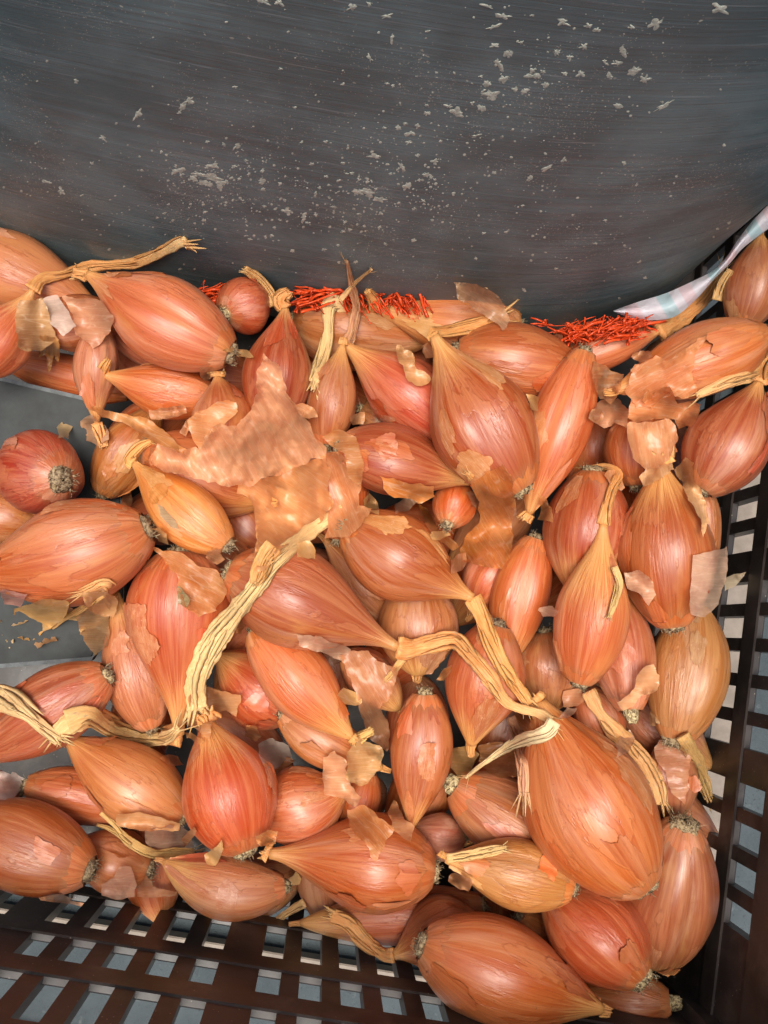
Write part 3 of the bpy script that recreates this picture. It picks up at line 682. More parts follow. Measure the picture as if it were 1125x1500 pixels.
# ------------------------------------------------------------ stems
def smooth_path(pts, step=4.0):
    """Catmull-Rom through (x, y, w)"""
    p = [np.array(q, float) for q in pts]
    p = [2*p[0]-p[1]] + p + [2*p[-1]-p[-2]]
    out = []
    for i in range(1, len(p)-2):
        n_ = max(2, int(np.linalg.norm(p[i+1][:2]-p[i][:2])/step))
        for k in range(n_):
            t = k/n_; a, b, c, d = p[i-1], p[i], p[i+1], p[i+2]
            out.append(.5*((2*b)+(-a+c)*t+(2*a-5*b+4*c-d)*t*t+(-a+3*b-3*c+d)*t**3))
    out.append(p[-2]); return out
def stem_geo(pts, t0=None, flat=.5, fray=6, lift=.0012, fraylen=.16, seed=0, line=None):
    flat = flat*.62; pts = [(p_[0], p_[1], p_[2]*(.84 if i_ else 1)) for i_, p_ in enumerate(pts)]
    q = smooth_path(pts); n_ = len(q)
    hv = [hit_t(a[0], a[1])-lift-.5*flat*a[2]*.3/FPX for a in q]
    ts = list(hv)
    if t0 is not None: ts[0] = t0
    for _ in range(60):
        for i in range(0 if t0 is None else 1, n_):
            nb = [ts[j] for j in (i-1, i+1) if 0 <= j < n_]
            ts[i] = min(sum(nb)/len(nb)+.00002, hv[i]) if not (t0 is not None and i < 3) else sum(nb)/len(nb)
    if line: ts = [line[0]+(line[1]-line[0])*i/(n_-1) for i in range(n_)]
    cen = [P(a[0], a[1], t) for a, t in zip(q, ts)]
    nu = 34; vs = []; at = []; fs = []
    cum = 0; rings = []
    for i in range(n_):
        T = (cen[min(i+1, n_-1)]-cen[max(i-1, 0)]).normalized()
        Vw = (CAM-cen[i]).normalized(); X = T.cross(Vw).normalized(); U = X.cross(T)
        if i: cum += (cen[i]-cen[i-1]).length
        s = cum*100; hw = max(q[i][2], 2)*ts[i]/FPX/2
        tw = s*.18+seed; ring = []
        rag = 1+.30*noise.noise(Vector((s*1.6, seed, 0)))+.15*noise.noise(Vector((s*5, seed, 0)))
        for k in range(nu):
            a = 2*math.pi*k/nu; aa = a+tw*.6
            f = rag*(1+.26*noise.noise(Vector((math.cos(aa)*1.7+seed, math.sin(aa)*1.7, s*.6)))+.16*noise.noise(Vector((math.cos(aa)*4.5, math.sin(aa)*4.5+seed, s*.3)))+.10*noise.noise(Vector((math.cos(aa)*9, math.sin(aa)*9+seed, s*.22))))
            vs.append(cen[i] + X*(math.sin(a)*hw*f*.82) + U*(math.cos(a)*hw*flat*f*.8)); at.append((math.cos(a), math.sin(a), s*1.1))
    for i in range(n_-1):
        for k in range(nu):
            l = (k+1) % nu; fs.append((i*nu+k, i*nu+l, (i+1)*nu+l, (i+1)*nu+k))
    fs.append(tuple(reversed(range(nu))))
    fs.append(tuple(range((n_-1)*nu, n_*nu)))
    # dry ribbons lying along the stem
    rr = random.Random(seed*3+1)
    for rb in range(3 if n_ < 14 else 6):
        i0 = rr.randrange(0, max(1, n_-6)); i1 = min(n_-1, i0+rr.randrange(6, max(8, n_//2+7))); m_ = i1-i0
        if m_ < 3: continue
        la = rr.uniform(-.95, .95); lw = rr.uniform(.14, .36); sk = rr.uniform(-.4, .4); lf = rr.uniform(.0, .0012); b0 = len(vs)
        for i in range(i0, i1+1):
            u = (i-i0)/m_
            T = (cen[min(i+1, n_-1)]-cen[max(i-1, 0)]).normalized(); Vw = (CAM-cen[i]).normalized(); X = T.cross(Vw).normalized(); U = X.cross(T)
            hw = max(q[i][2], 2)*ts[i]/FPX/2; o_ = (la+sk*(u-.5))*hw*1.05; hgt = hw*flat*math.sqrt(max(0, 1-min(1, (o_/hw)**2)))*.86+.00012+lf*abs(2*u-1)**4
            w2 = hw*lw*(1-.8*abs(2*u-1)**3)*(1+.4*noise.noise(Vector((i*.5, rb*3.1, seed))))
            c_ = cen[i]+X*o_+U*hgt
            for (x_, y_) in ((-1, 0), (.2, .00012), (1, 0), (0, -.00005)): vs.append(c_+X*(x_*w2)+U*y_); at.append((x_*.5+rb*.3, rb*.4, i*.10+rr.random()*.1+la))
        for i in range(m_):
            for k in range(4): fs.append((b0+i*4+k, b0+i*4+(k+1) % 4, b0+(i+1)*4+(k+1) % 4, b0+(i+1)*4+k))
    # frayed end: short tapering strips
    T = (cen[-1]-cen[-3]).normalized(); Vw = (CAM-cen[-1]).normalized(); X = T.cross(Vw).normalized(); U = X.cross(T)
    hw = q[-1][2]*ts[-1]/FPX/2; L = max((sum((cen[i+1]-cen[i]).length for i in range(n_-1)))*fraylen, hw*.7); L = min(L, .008)
    rnd = random.Random(seed)
    for f in range(fray):
        ax = rnd.uniform(-1, 1); p = cen[-1]+X*(hw*ax*.8)-T*.001; wd = hw*rnd.uniform(.18, .38); d = (T+X*(ax*.5+rnd.uniform(-.25, .25))+U*rnd.uniform(-.2, .45)).normalized()
        ln = L*rnd.uniform(.5, 1.2); b0 = len(vs)
        for j in range(4):
            u = j/3; c = p+d*(ln*u)+U*(.0008*math.sin(u*3+f)); ww = wd*(1-u*.85)
            vs += [c-X*ww, c+U*ww*.5, c+X*ww, c-U*ww*.3]; at += [(ax, 0, 6+u), (ax+.1, 1, 6+u), (ax+.2, 0, 6+u), (ax+.1, -1, 6+u)]
        for j in range(3):
            for k in range(4): fs.append((b0+j*4+k, b0+j*4+(k+1) % 4, b0+(j+1)*4+(k+1) % 4, b0+(j+1)*4+k))
        fs.append((b0+12, b0+13, b0+14, b0+15))
    return vs, at, fs

# ------------------------------------------------------------ peels bent on a bulb's own surface
def ragged(poly, step, amp, seed):
    out = []; rnd = random.Random(seed); c = [0.0]
    for i in range(len(poly)):
        a = Vector(poly[i]); b = Vector(poly[(i+1) % len(poly)]); d = b-a; L = d.length
        n_ = max(1, int(L/step)); nn = Vector((-d.y, d.x)).normalized() if L else Vector((0, 0))
        for k in range(n_):
            p = a+d*(k/n_); j = amp*(1.9*noise.noise(Vector((p.x*.16/step, p.y*.16/step, seed)))+1.0*noise.noise(Vector((p.x*.5/step, p.y*.5/step, seed+4)))+.3*rnd.uniform(-.5, .5))
            out.append(p+nn*j)
    return out
def inside(p, poly):
    r = False; n_ = len(poly); j = n_-1
    for i in range(n_):
        a, b = poly[i], poly[j]
        if (a[1] > p[1]) != (b[1] > p[1]) and p[0] < (b[0]-a[0])*(p[1]-a[1])/(b[1]-a[1])+a[0]: r = not r
        j = i
    return r
def tri_poly(out, grid, seed):
    rnd = random.Random(seed); pts = [Vector((p[0], p[1])) for p in out]; n0 = len(pts)
    xs = [p[0] for p in pts]; ys = [p[1] for p in pts]
    y = min(ys); row = 0
    while y < max(ys):
        x = min(xs)+(grid/2 if row % 2 else 0)
        while x < max(xs):
            q = Vector((x+rnd.uniform(-.25, .25)*grid, y+rnd.uniform(-.25, .25)*grid))
            if inside(q, pts[:n0]) and min((q-e).length_squared for e in pts[:n0]) > (grid*.45)**2: pts.append(q)
            x += grid
        y += grid*.87; row += 1
    r = delaunay_2d_cdt(pts, [(i, (i+1) % n0) for i in range(n0)], [tuple(range(n0))], 1, 1e-6)
    return [Vector(v) for v in r[0]], [tuple(f) for f in r[2]], [Vector(e) for e in out]
def bulb_flake(b, a0, t0, da, dt, seed, lift):
    rnd = random.Random(seed)
    poly = []
    nn = rnd.choice((5, 6, 7))
    for i in range(nn):
        an = 2*math.pi*i/nn+rnd.uniform(-.3, .3); rr = rnd.uniform(.45, 1.25); poly.append((math.cos(an)*rr*10, math.sin(an)*rr*10))
    out = ragged(poly, .9, 1.1, seed)
    pts, fs, ed = tri_poly(out, 1.8, seed)
    ld = rnd.uniform(0, 6.28); vs = []; at = []; sk = []
    for p in pts:
        u, v = p.x/10, p.y/10
        up = max(0, u*math.cos(ld)+v*math.sin(ld)-.25)**1.5
        off = .00028+.00035*(.5+noise.noise(Vector((u*2, v*2, seed))))+lift*up
        vs.append(b.surf(a0+u*da, min(.97, max(.05, t0+v*dt)), off)); at.append((u*3, v*3, 0)); sk.append((math.cos(a0+u*da), math.sin(a0+u*da), max(.2, t0+v*dt)))
    return vs, at, fs, sk

# ------------------------------------------------------------ write the shallots
def root_geo(b, big, st=1):
    p, T, X, U = b.axis(0.0); r = prof(0, b.m, b.k)*b.R*(1.5 if big else 1.2); r = max(r, .0018)
    vs = []; fs = []; nu = 18
    for j, (rr, h) in enumerate(((1.02, .0008), (.98, -.0004), (.72, -.0012), (.4, -.0016), (.12, -.0014))):
        for i in range(nu):
            a = 2*math.pi*i/nu; f = 1+.45*noise.noise(Vector((math.cos(a)*2+b.sd, math.sin(a)*2, j*.8)))
            vs.append(p+(X*math.sin(a)+U*math.cos(a))*r*rr*f+T*(h*1.1*st+.0011*noise.noise(Vector((math.cos(a)*3, math.sin(a)*3+b.sd, j)))))
    for j in range(4):
        for i in range(nu): k = (i+1) % nu; fs.append((j*nu+k, j*nu+i, (j+1)*nu+i, (j+1)*nu+k))
    fs.append(tuple(range(4*nu, 5*nu))); return vs, fs, r, p, T, X, U
def hair_geo(b, r, p, T, X, U, count, ln):
    vs = []; fs = []; rnd = random.Random(int(b.sd*100))
    for h in range(count):
        a = rnd.uniform(0, 6.28); q = r*math.sqrt(rnd.random())
        d = (X*math.sin(a)+U*math.cos(a)); c = p+d*q-T*.0008; dirv = (-T*rnd.uniform(.5, 1.2)+d*rnd.uniform(-.3, 1.2)).normalized()
        L = ln*rnd.uniform(.4, 1.2); w_ = rnd.uniform(.00012, .00026); b0 = len(vs); cur = Vector((rnd.uniform(-1, 1), rnd.uniform(-1, 1), rnd.uniform(-1, 1)))
        for j in range(5):
            for k in range(3):
                an = k*2.094; s1 = X*math.cos(an)+U*math.sin(an); vs.append(c+s1*w_*(1-j*.17))
            c = c+dirv*(L/4); dirv = (dirv+cur*.45).normalized()
        for j in range(4):
            for k in range(3): fs.append((b0+j*3+k, b0+j*3+(k+1) % 3, b0+(j+1)*3+(k+1) % 3, b0+(j+1)*3+k))
    return vs, fs
GRP = 'shallots heaped in the crate'
nfl = 0
for b in bulbs:
    if b.drop: continue
    i = b.i; org = (b.A+b.B)/2 - Vector((0, 0, b.R))
    root = empty('shallot', org)
    tag(root, b.lab or b.lab2, 'shallot', GRP)
    v_, a_, f_ = b.geo
    hj = random.uniform(-.16, .16); vj = random.choice((.78, .9, 1.0, 1.05, 1.12)); jit = [random.uniform(.92, 1.02), 1+hj+random.uniform(-.05, .05), 1+hj*.6+random.uniform(-.22, .30)]
    colr = tuple(min(.95, c*j*vj) for c, j in zip(b.col, jit))
    bo = mesh('body', v_, f_, M_SH, root, org, a_, color=colr); bo.color[3] = 0.0 if b.op.get('grad') else random.uniform(.45, 1)
    if not b.lab: continue
    op = b.op
    cut = op.get('cut'); big = op.get('bigroot')
    rv, rf, r, p, T, X, U = root_geo(b, big, 2.2 if cut else 1)
    rc = (.74, .60, .32) if cut else random.choice(((.50, .38, .22), (.62, .48, .26), (.40, .30, .18)))
    mesh('root_plate', rv, rf, M_ROOT, root, org, color=rc)
    if not cut:
        hv, hf = hair_geo(b, r, p, T, X, U, 34 if big else 22, .0032 if big else .0026)
        o = mesh('root_hairs', hv, hf, M_ROOT, root, org, color=(.55, .45, .28)); o['kind'] = 'stuff'
    # ragged collar of dry skin round the root
    cv = []; cf = []; ca_ = []; nc_ = 44; rc2 = random.Random(i+500); wob = [rc2.uniform(.4, 1.3) for _ in range(nc_)]
    for j in range(4):
        for k in range(nc_):
            a = 2*math.pi*k/nc_; tt_ = (.030+.040*wob[(k*5) % nc_])*(1-j/3) if j else .03+.055*wob[(k*5) % nc_]
            cv.append(b.surf(a, max(.002, tt_), .00022+(.0011*wob[(k*7) % nc_] if j == 3 else .0002*j))); ca_.append((math.cos(a), math.sin(a), .16-.03*j))
    for j in range(3):
        for k in range(nc_): l = (k+1) % nc_; cf.append((j*nc_+k, (j+1)*nc_+k, (j+1)*nc_+l, j*nc_+l))
    mesh('root_collar', cv, cf, M_SH, root, org, ca_, color=tuple(.80*c+.20*q for c, q in zip(b.col, (.85, .50, .20))))
    # neck
    nc = op.get('neckcol', tuple(.35*c+.65*s for c, s in zip(b.col, (.78, .36, .10))))
    if 'neck' in op:
        sv_, sa_, sf_ = stem_geo(op['neck'], b.tN, flat=.55, seed=i+1)
    else:
        d = np.array(b_px := PX(b.B)[:2]) - np.array(PX(b.axis(.93)[0])[:2]); d = d/(np.linalg.norm(d)+1e-6)
        wn = b.W*.15; x, y = b_px
        path = [(x-d[0]*4, y-d[1]*4, wn), (x+d[0]*5, y+d[1]*5, wn*.9), (x+d[0]*14+random.uniform(-4, 4), y+d[1]*14+random.uniform(-4, 4), wn*.7)]
        d3 = b.axis(1.0)[1]; tn_ = PX(b.B+d3*.005)[2]
        sv_, sa_, sf_ = stem_geo(path, b.tN, flat=.7, seed=i+1, fray=5, line=(PX(b.B-d3*.001)[2], tn_))
    mesh('neck', sv_, sf_, M_STEM, root, org, sa_, color=nc)
    # torn layers of its own skin
    rnd = random.Random(i*7+3)
    for k in range(rnd.choice((2, 3, 3, 4)) if b.W > 80 else 1):
        a0 = rnd.uniform(-1.25, 1.25); t0_ = rnd.choice((rnd.uniform(.08, .25), rnd.uniform(.3, .75), rnd.uniform(.7, .9)))
        lift = rnd.choice((.0002, .0005, .0018, .003))
        fv, fa, ff, fs_ = bulb_flake(b, a0, t0_, rnd.uniform(.18, .6), rnd.uniform(.07, .26), i*31+k, lift)
        cc = tuple(min(.9, c*m_) for c, m_ in zip(b.col, rnd.choice(((.96, .85, .7), (1.0, .98, .8), (.86, .68, .5), (1.05, 1.12, 1.05)))))
        own = rnd.random() < .65
        mesh('skin_flake', fv, ff, M_SH if own else M_FLAKE, root, org, fs_ if own else fa, color=tuple(min(.9, c*rnd.uniform(.88, 1.12)) for c in b.col) if own else cc); nfl += 1

# ------------------------------------------------------------ loose peels, draped over whatever lies below
PEELN = []
def peel(label, poly, colr, m=None, name='loose_peel', grid=7, amp=3.5, lift=.004, crk=1.0, ang=0.0, slack=10, eps=.0012, cat='peel', step=5, bowl=0.0):
    seed = len(bpy.data.objects)
    out = ragged(poly, step, amp, seed)
    pts, fs, ed = tri_poly(out, grid, seed)
    n_ = len(pts); nb = [set() for _ in range(n_)]
    for f in fs:
        for k in range(len(f)): nb[f[k]].add(f[(k+1) % len(f)]); nb[f[(k+1) % len(f)]].add(f[k])
    hv = [hit_t(p.x, p.y)-eps for p in pts]; PEELN.append(label)
    ts = list(hv); 
    for _ in range(slack):
        ts = [min(sum(ts[j] for j in nb[i])/max(1, len(nb[i])), hv[i]) if nb[i] else ts[i] for i in range(n_)]
    ca, sa = math.cos(ang), math.sin(ang); vs = []; at = []
    xs = [p.x for p in pts]; ys = [p.y for p in pts]; cx, cy = sum(xs)/n_, sum(ys)/n_; rr = max(max(xs)-min(xs), max(ys)-min(ys))/2
    for i, p in enumerate(pts):
        de = min(1, math.sqrt(min((p-e).length_squared for e in ed[::2]))/16)
        q = Vector((p.x*.022, p.y*.022, seed))
        t = ts[i] - lift*1.6*(1-de)**2*max(0, .30+1.5*noise.noise(q))
        uu, vv = p.x*ca+p.y*sa, -p.x*sa+p.y*ca
        t -= crk*.0016*(.5-abs(noise.noise(Vector((uu*.010, vv*.032, seed+3)))))*1.6
        t -= crk*.5*(.0016*(.5-abs(noise.noise(Vector((p.x*.045, p.y*.03, seed+5)))))+.0008*noise.noise(Vector((p.x*.12, p.y*.08, seed+9))))
        t -= bowl*((p.x-cx)**2+(p.y-cy)**2)/rr**2
        t = min(t, hv[i])
        vs.append(P(p.x, p.y, t)); u, v = p.x*ca+p.y*sa, -p.x*sa+p.y*ca; at.append((v/28, u/28, 0))
    org = sum((Vector(v) for v in vs), Vector())/n_
    o = mesh(name, vs, fs, m or M_PAPER, None, org, at, color=colr)
    return tag(o, label, cat, 'loose papery peels on the heap')
PC = dict(peach=(.94,.48,.25), tan=(.90,.41,.15), amber=(.78,.25,.03), copper=(.78,.28,.09), pale=(.86,.62,.42), gold=(.80,.46,.14), brown=(.50,.23,.09), straw=(.84,.64,.34), white=(.84,.76,.70))
peel('large crinkled translucent peach peel spread over the upper left of the heap',
     [(386,516),(408,535),(418,575),(445,606),(462,640),(478,655),(476,672),(455,672),(420,690),(370,712),(330,712),(290,702),(245,694),(222,680),(230,652),(262,660),(285,655),(292,668),(305,640),(318,618),(345,622),(368,600),(374,570)], PC['peach'], M_FILM, slack=160, lift=.010, crk=2.6, ang=1.0, eps=.005, grid=5)
peel('tan peel fanning out below the large translucent one, joined to a dry stem',
     [(350,708),(400,695),(440,680),(476,664),(484,690),(478,715),(486,740),(470,765),(430,792),(400,812),(380,838),(372,800),(376,770),(370,735),(345,722)], PC['tan'], M_PAPER, slack=60, lift=.006, crk=2.0, ang=.6, eps=.0015, grid=5)
peel('amber torn skin with a green black bruise beside the long red shallot', [(222,800),(250,806),(285,822),(318,835),(332,868),(318,898),(290,905),(268,885),(262,850),(240,822)], (.70,.27,.07), M_FILM, slack=14, lift=.004, ang=.5)
peel('green black bruise flake on the amber torn skin beside the long red shallot', [(257,852),(266,862),(278,878),(274,890),(262,884)], (.16,.17,.07), M_PAPER, grid=4, amp=1.5, slack=8, eps=.002)
peel('green grey mould streak on the yellow shallot left of the large peel', [(228,735),(240,742),(256,762),(262,774),(250,772),(234,756)], (.34,.32,.18), M_FILM, grid=4, amp=1.5, slack=4, eps=.0006, lift=0, crk=.2)
peel('small scalloped copper peel above the large translucent one', [(276,618),(290,600),(318,590),(345,590),(350,605),(330,618),(318,632),(302,648),(292,660),(280,640)], PC['tan'], M_FILM, slack=12, ang=.2)
peel('round orange peel cup right of the large translucent one', [(470,668),(495,662),(515,680),(528,708),(526,740),(545,745),(530,770),(500,788),(475,790),(478,760),(484,720)], (.66,.24,.08), M_PAPER, slack=14, crk=.8, ang=1.2)
peel('dark amber glassy peel standing right of centre', [(715,692),(738,678),(752,705),(754,760),(750,800),(735,834),(700,828),(674,820),(684,785),(700,765),(702,735),(690,712)], PC['amber'], M_FILM, slack=30, lift=.010, crk=2.2, ang=1.0)
peel('amber peel hanging below the twisted pink tip in the centre', [(556,695),(580,705),(610,708),(634,712),(638,730),(612,738),(585,728),(560,716)], PC['amber'], M_PAPER, slack=16, ang=.3)
peel('narrow amber strip slanting left of the dark amber peel', [(613,738),(625,745),(645,775),(672,800),(664,806),(640,790),(622,768)], PC['amber'], M_PAPER, grid=5, amp=2, slack=10, ang=.8)
peel('copper peel draped over the level shallot at upper right', [(918,575),(922,540),(960,522),(975,528),(1010,505),(1042,488),(1020,520),(1014,545),(1020,572),(1000,580),(985,575),(960,590),(930,600)], PC['copper'], M_FILM, slack=20, lift=.006, ang=-.5)
peel('torn copper peel standing up with jagged top at upper right', [(920,612),(925,585),(955,578),(985,560),(992,590),(1012,585),(1026,592),(1012,625),(995,628),(988,612),(960,615),(935,618)], PC['copper'], M_PAPER, slack=30, lift=.010, ang=.2)
peel('small jagged pinkish peel left of the torn copper ones at upper right', [(862,604),(880,588),(905,583),(918,600),(918,625),(900,620),(885,628),(874,618)], (.74,.34,.18), M_PAPER, slack=16, ang=.1)
peel('cupped orange peel opening upward above the papery neck', [(918,622),(950,615),(985,612),(993,640),(985,665),(960,690),(945,690),(930,670)], (.70,.29,.12), M_PAPER, slack=16, bowl=.004, ang=1.4)
peel('triangular thin peel behind the pale blunt tip', [(868,528),(915,548),(912,560),(895,590),(878,585),(870,560)], (.70,.30,.12), M_FILM, slack=14)
peel('curled grey brown peel sticking up against the tub', [(664,412),(682,412),(712,422),(742,445),(748,470),(738,482),(715,465),(690,450),(672,440)], (.58,.34,.20), M_FILM, slack=30, lift=.012, crk=.8, ang=.6)
peel('whitish translucent film scrap near the top left stem', [(62,438),(84,432),(100,456),(112,478),(92,494),(74,474)], PC['white'], M_FILM, slack=12, amp=2)
peel('pinkish brown peel patch beside the whitish film scrap', [(90,434),(150,440),(166,462),(160,490),(138,506),(110,490),(105,462)], (.62,.27,.15), M_PAPER, slack=14)
peel('ragged orange fringe hanging below the top left brown shallot', [(58,492),(84,494),(86,530),(78,520),(72,546),(66,520),(56,525)], (.70,.32,.08), M_PAPER, grid=5, amp=3, slack=8, ang=1.5)
peel('brown crumpled old skin below the top left stem', [(30,440),(62,436),(76,465),(88,500),(60,515),(26,508),(22,470)], (.52,.30,.13), M_PAPER, slack=10, crk=2.2)
peel('clear film flap on the right side of the large right hand shallot', [(1015,812),(1040,808),(1066,800),(1064,850),(1052,885),(1032,905),(1012,900),(1012,860)], (.80,.55,.42), M_FILM, slack=16, amp=1.5, lift=.003)
peel('pale peel corner sticking out left of the large right hand shallot', [(914,840),(938,834),(958,852),(962,872),(950,888),(936,868),(920,862)], (.80,.48,.32), M_FILM, slack=20, amp=2, lift=.006)
peel('grey papery shred at the right wall beside the film flap', [(1060,848),(1080,840),(1094,838),(1078,856),(1062,866)], (.55,.48,.35), M_PAPER, grid=5, amp=2, slack=25)
peel('golden brown crumpled peel pile piece at left below the large orange shallot', [(20,890),(60,878),(100,882),(92,910),(70,925),(45,940),(20,930)], PC['gold'], M_PAPER, slack=12, lift=.008, crk=2.5)
peel('reddish brown folded peel at left below the large orange shallot', [(60,900),(100,890),(128,902),(120,925),(85,940),(55,950),(40,935)], (.62,.32,.14), M_PAPER, slack=16, lift=.010, crk=2.5, ang=.4)
peel('broad brown peel hanging over the grey board end', [(110,905),(130,880),(155,870),(160,910),(158,945),(138,962),(118,930)], (.56,.29,.12), M_FILM, slack=20, lift=.006)
peel('straw coloured crumpled skin beside the dark gap at far left', [(-8,880),(18,872),(45,885),(52,902),(30,915),(0,912)], (.74,.50,.24), M_PAPER, slack=20, lift=.010, crk=3)
peel('folded golden skin in the middle of the left debris', [(48,905),(78,896),(108,900),(140,896),(150,915),(118,930),(80,938),(60,928)], (.78,.48,.18), M_PAPER, slack=26, lift=.012, crk=3, ang=.9)
peel('brown skin curl between the debris and the slim coppery shallot', [(118,868),(150,860),(170,880),(166,905),(148,900),(128,890)], (.62,.32,.12), M_PAPER, slack=20, lift=.006, crk=2.5)
peel('thin yellow fibre scrap at the left on the grey board', [(2,900),(20,895),(42,915),(25,930),(14,955),(6,940)], PC['straw'], M_PAPER, grid=5, amp=4, slack=12, crk=2)
peel('orange brown peel standing in the gap below the bent central neck', [(498,958),(540,952),(578,985),(576,1012),(558,1035),(574,1070),(568,1100),(545,1085),(528,1045),(512,1000)], (.72,.30,.13), M_FILM, slack=30, lift=.007, crk=1.5, ang=1.0)
peel('crumpled gold film under the yellow tip in the lower centre', [(508,1108),(528,1080),(560,1095),(556,1128),(530,1150),(510,1140)], (.76,.46,.18), M_FILM, slack=14, lift=.006, crk=2)
peel('pinkish tan peel flag beside the crumpled gold film', [(474,1110),(490,1100),(508,1120),(515,1150),(530,1168),(520,1182),(500,1175),(474,1164)], (.76,.38,.20), M_PAPER, slack=25, lift=.008)
peel('orange leaf shaped peel lying on top of the plump bottom shallot', [(508,1185),(535,1178),(560,1200),(578,1215),(572,1232),(558,1248),(552,1262),(535,1240),(518,1218)], (.72,.27,.07), M_FILM, slack=20, lift=.006, ang=.9)
peel('fringed orange peel at the tip of the slim lower centre shallot', [(568,1190),(576,1172),(590,1195),(606,1210),(602,1232),(585,1225),(572,1215)], (.74,.34,.14), M_PAPER, grid=5, slack=14, lift=.005)
peel('stack of torn orange scraps left of the lower end of the straw stem', [(272,1060),(276,1020),(300,1008),(330,1010),(352,1018),(346,1048),(320,1045),(310,1060),(306,1088),(290,1070)], (.76,.36,.14), M_PAPER, slack=18, lift=.008, crk=1.6)
peel('pale pink torn peel resting on the crate slots, lower left', [(146,1295),(165,1285),(175,1268),(192,1270),(200,1298),(198,1314),(165,1316),(148,1312)], (.66,.34,.24), M_FILM, slack=20, amp=2)
peel('dark rust peel strip resting on the crate slots beside the pale pink one', [(200,1298),(215,1282),(228,1300),(262,1306),(258,1312),(225,1316),(200,1314)], (.58,.20,.08), M_PAPER, slack=20, amp=2, grid=5)
peel('thin brown sliver lying on the crate wall at the far lower left', [(56,1315),(90,1310),(112,1316),(126,1324),(118,1328),(88,1322),(60,1319)], (.56,.24,.12), M_PAPER, grid=5, amp=1.2, slack=20)
peel('orange curled strip between the pink shallot and the dark root, lower left', [(170,1196),(205,1192),(240,1200),(264,1206),(262,1216),(225,1218),(190,1212),(170,1208)], (.74,.36,.14), M_PAPER, grid=5, amp=2.5, slack=16, lift=.006, crk=2)
peel('silvery translucent skin behind the dark root, lower left', [(212,1215),(250,1205),(280,1222),(285,1240),(262,1252),(235,1250),(215,1235)], (.70,.45,.35), M_FILM, slack=14, crk=2)
peel('white garlic like skin in the gap beside the glossy red shallot', [(378,1088),(400,1080),(425,1092),(428,1112),(400,1128),(385,1118)], PC['white'], M_GARLIC, slack=14, crk=2)
peel('white purplish skin scrap at the left edge under the cut shallot', [(-10,1130),(20,1128),(36,1140),(24,1168),(-10,1172)], (.72,.62,.62), M_GARLIC, slack=12, crk=2)
peel('golden translucent peel with pale veins above the cut yellow root', [(656,1120),(664,1096),(690,1092),(702,1105),(690,1128),(672,1138)], (.72,.42,.14), M_FILM, slack=14, amp=1.5)
peel('brown amber peel in the gap left of the largest shallot', [(700,1092),(735,1085),(760,1100),(762,1135),(735,1140),(700,1125)], (.56,.22,.06), M_FILM, slack=14)
peel('curled brown peel on the deep red shallot', [(581,505),(592,512),(606,520),(612,540),(632,556),(618,565),(596,552),(584,532)], (.66,.33,.12), M_PAPER, grid=5, slack=20, lift=.009, crk=2)
peel('long thin curled peel strip below the stubby orange shallot', [(133,596),(170,605),(215,612),(240,628),(262,650),(298,672),(280,672),(245,655),(212,640),(180,618),(150,610)], (.68,.28,.07), M_PAPER, grid=6, amp=2, slack=30, lift=.007, ang=.4)
peel('dark curled flake on the stubby orange shallot', [(218,602),(248,596),(270,592),(274,606),(250,614),(222,614)], (.55,.22,.09), M_PAPER, grid=5, amp=2.5, slack=20, lift=.006)
peel('crumpled pinkish scrap at the end of the pale wrinkled shallot', [(118,618),(135,608),(155,622),(160,645),(142,656),(128,645)], (.70,.38,.22), M_PAPER, grid=5, slack=14, crk=2.5)
peel('yellowish shred by the upper right corner of the grey board', [(82,625),(98,612),(106,625),(100,645),(84,642)], PC['straw'], M_PAPER, grid=5, slack=14, crk=2)
peel('peach peel curl on the root of the pink cut root shallot', [(905,1030),(925,1005),(938,985),(955,975),(968,990),(960,1008),(940,1020),(928,1035),(912,1042)], (.80,.42,.20), M_PAPER, grid=5, slack=25, lift=.008, crk=1.8)
peel('rust coloured peel scrap right of the yellow necked shallot root', [(826,1014),(850,1008),(856,1025),(846,1035),(826,1036)], (.68,.28,.13), M_PAPER, grid=5, slack=16, lift=.004, amp=2)
peel('dry papery strip curling beside the papery neck at right', [(990,690),(1005,668),(1018,678),(1018,705),(1030,730),(1040,765),(1030,788),(1018,740),(1000,712)], (.74,.42,.18), M_PAPER, grid=5, slack=14, lift=.006, crk=1.6, ang=1.4)
peel('flared papery collar on top of the large right hand shallot', [(938,700),(952,676),(965,662),(985,668),(990,690),(975,698),(958,704),(944,712)], (.74,.42,.19), M_PAPER, grid=5, slack=12, lift=.004, crk=1.5, ang=1.4)
peel('reddish cupped peel against the right wall', [(965,1075),(990,1085),(1008,1110),(1010,1150),(1004,1178),(985,1165),(975,1130),(960,1105)], (.62,.26,.14), M_FILM, slack=20, lift=.005)
peel('thin amber film at the root of the centre red shallot', [(470,640),(495,628),(522,640),(534,680),(528,712),(512,700),(505,665),(488,655)], (.66,.26,.07), M_FILM, grid=6, amp=1.5, slack=10)
peel('thin pale film flaps over the deep gap left of the bent neck', [(430,925),(470,935),(512,950),(500,968),(470,955),(440,945)], (.75,.48,.34), M_FILM, grid=5, slack=14, crk=2)
peel('pale purple red skin piece beside the far left root, under the large orange shallot', [(0,868),(25,866),(42,872),(30,884),(8,884)], (.55,.24,.22), M_PAPER, grid=5, slack=12)

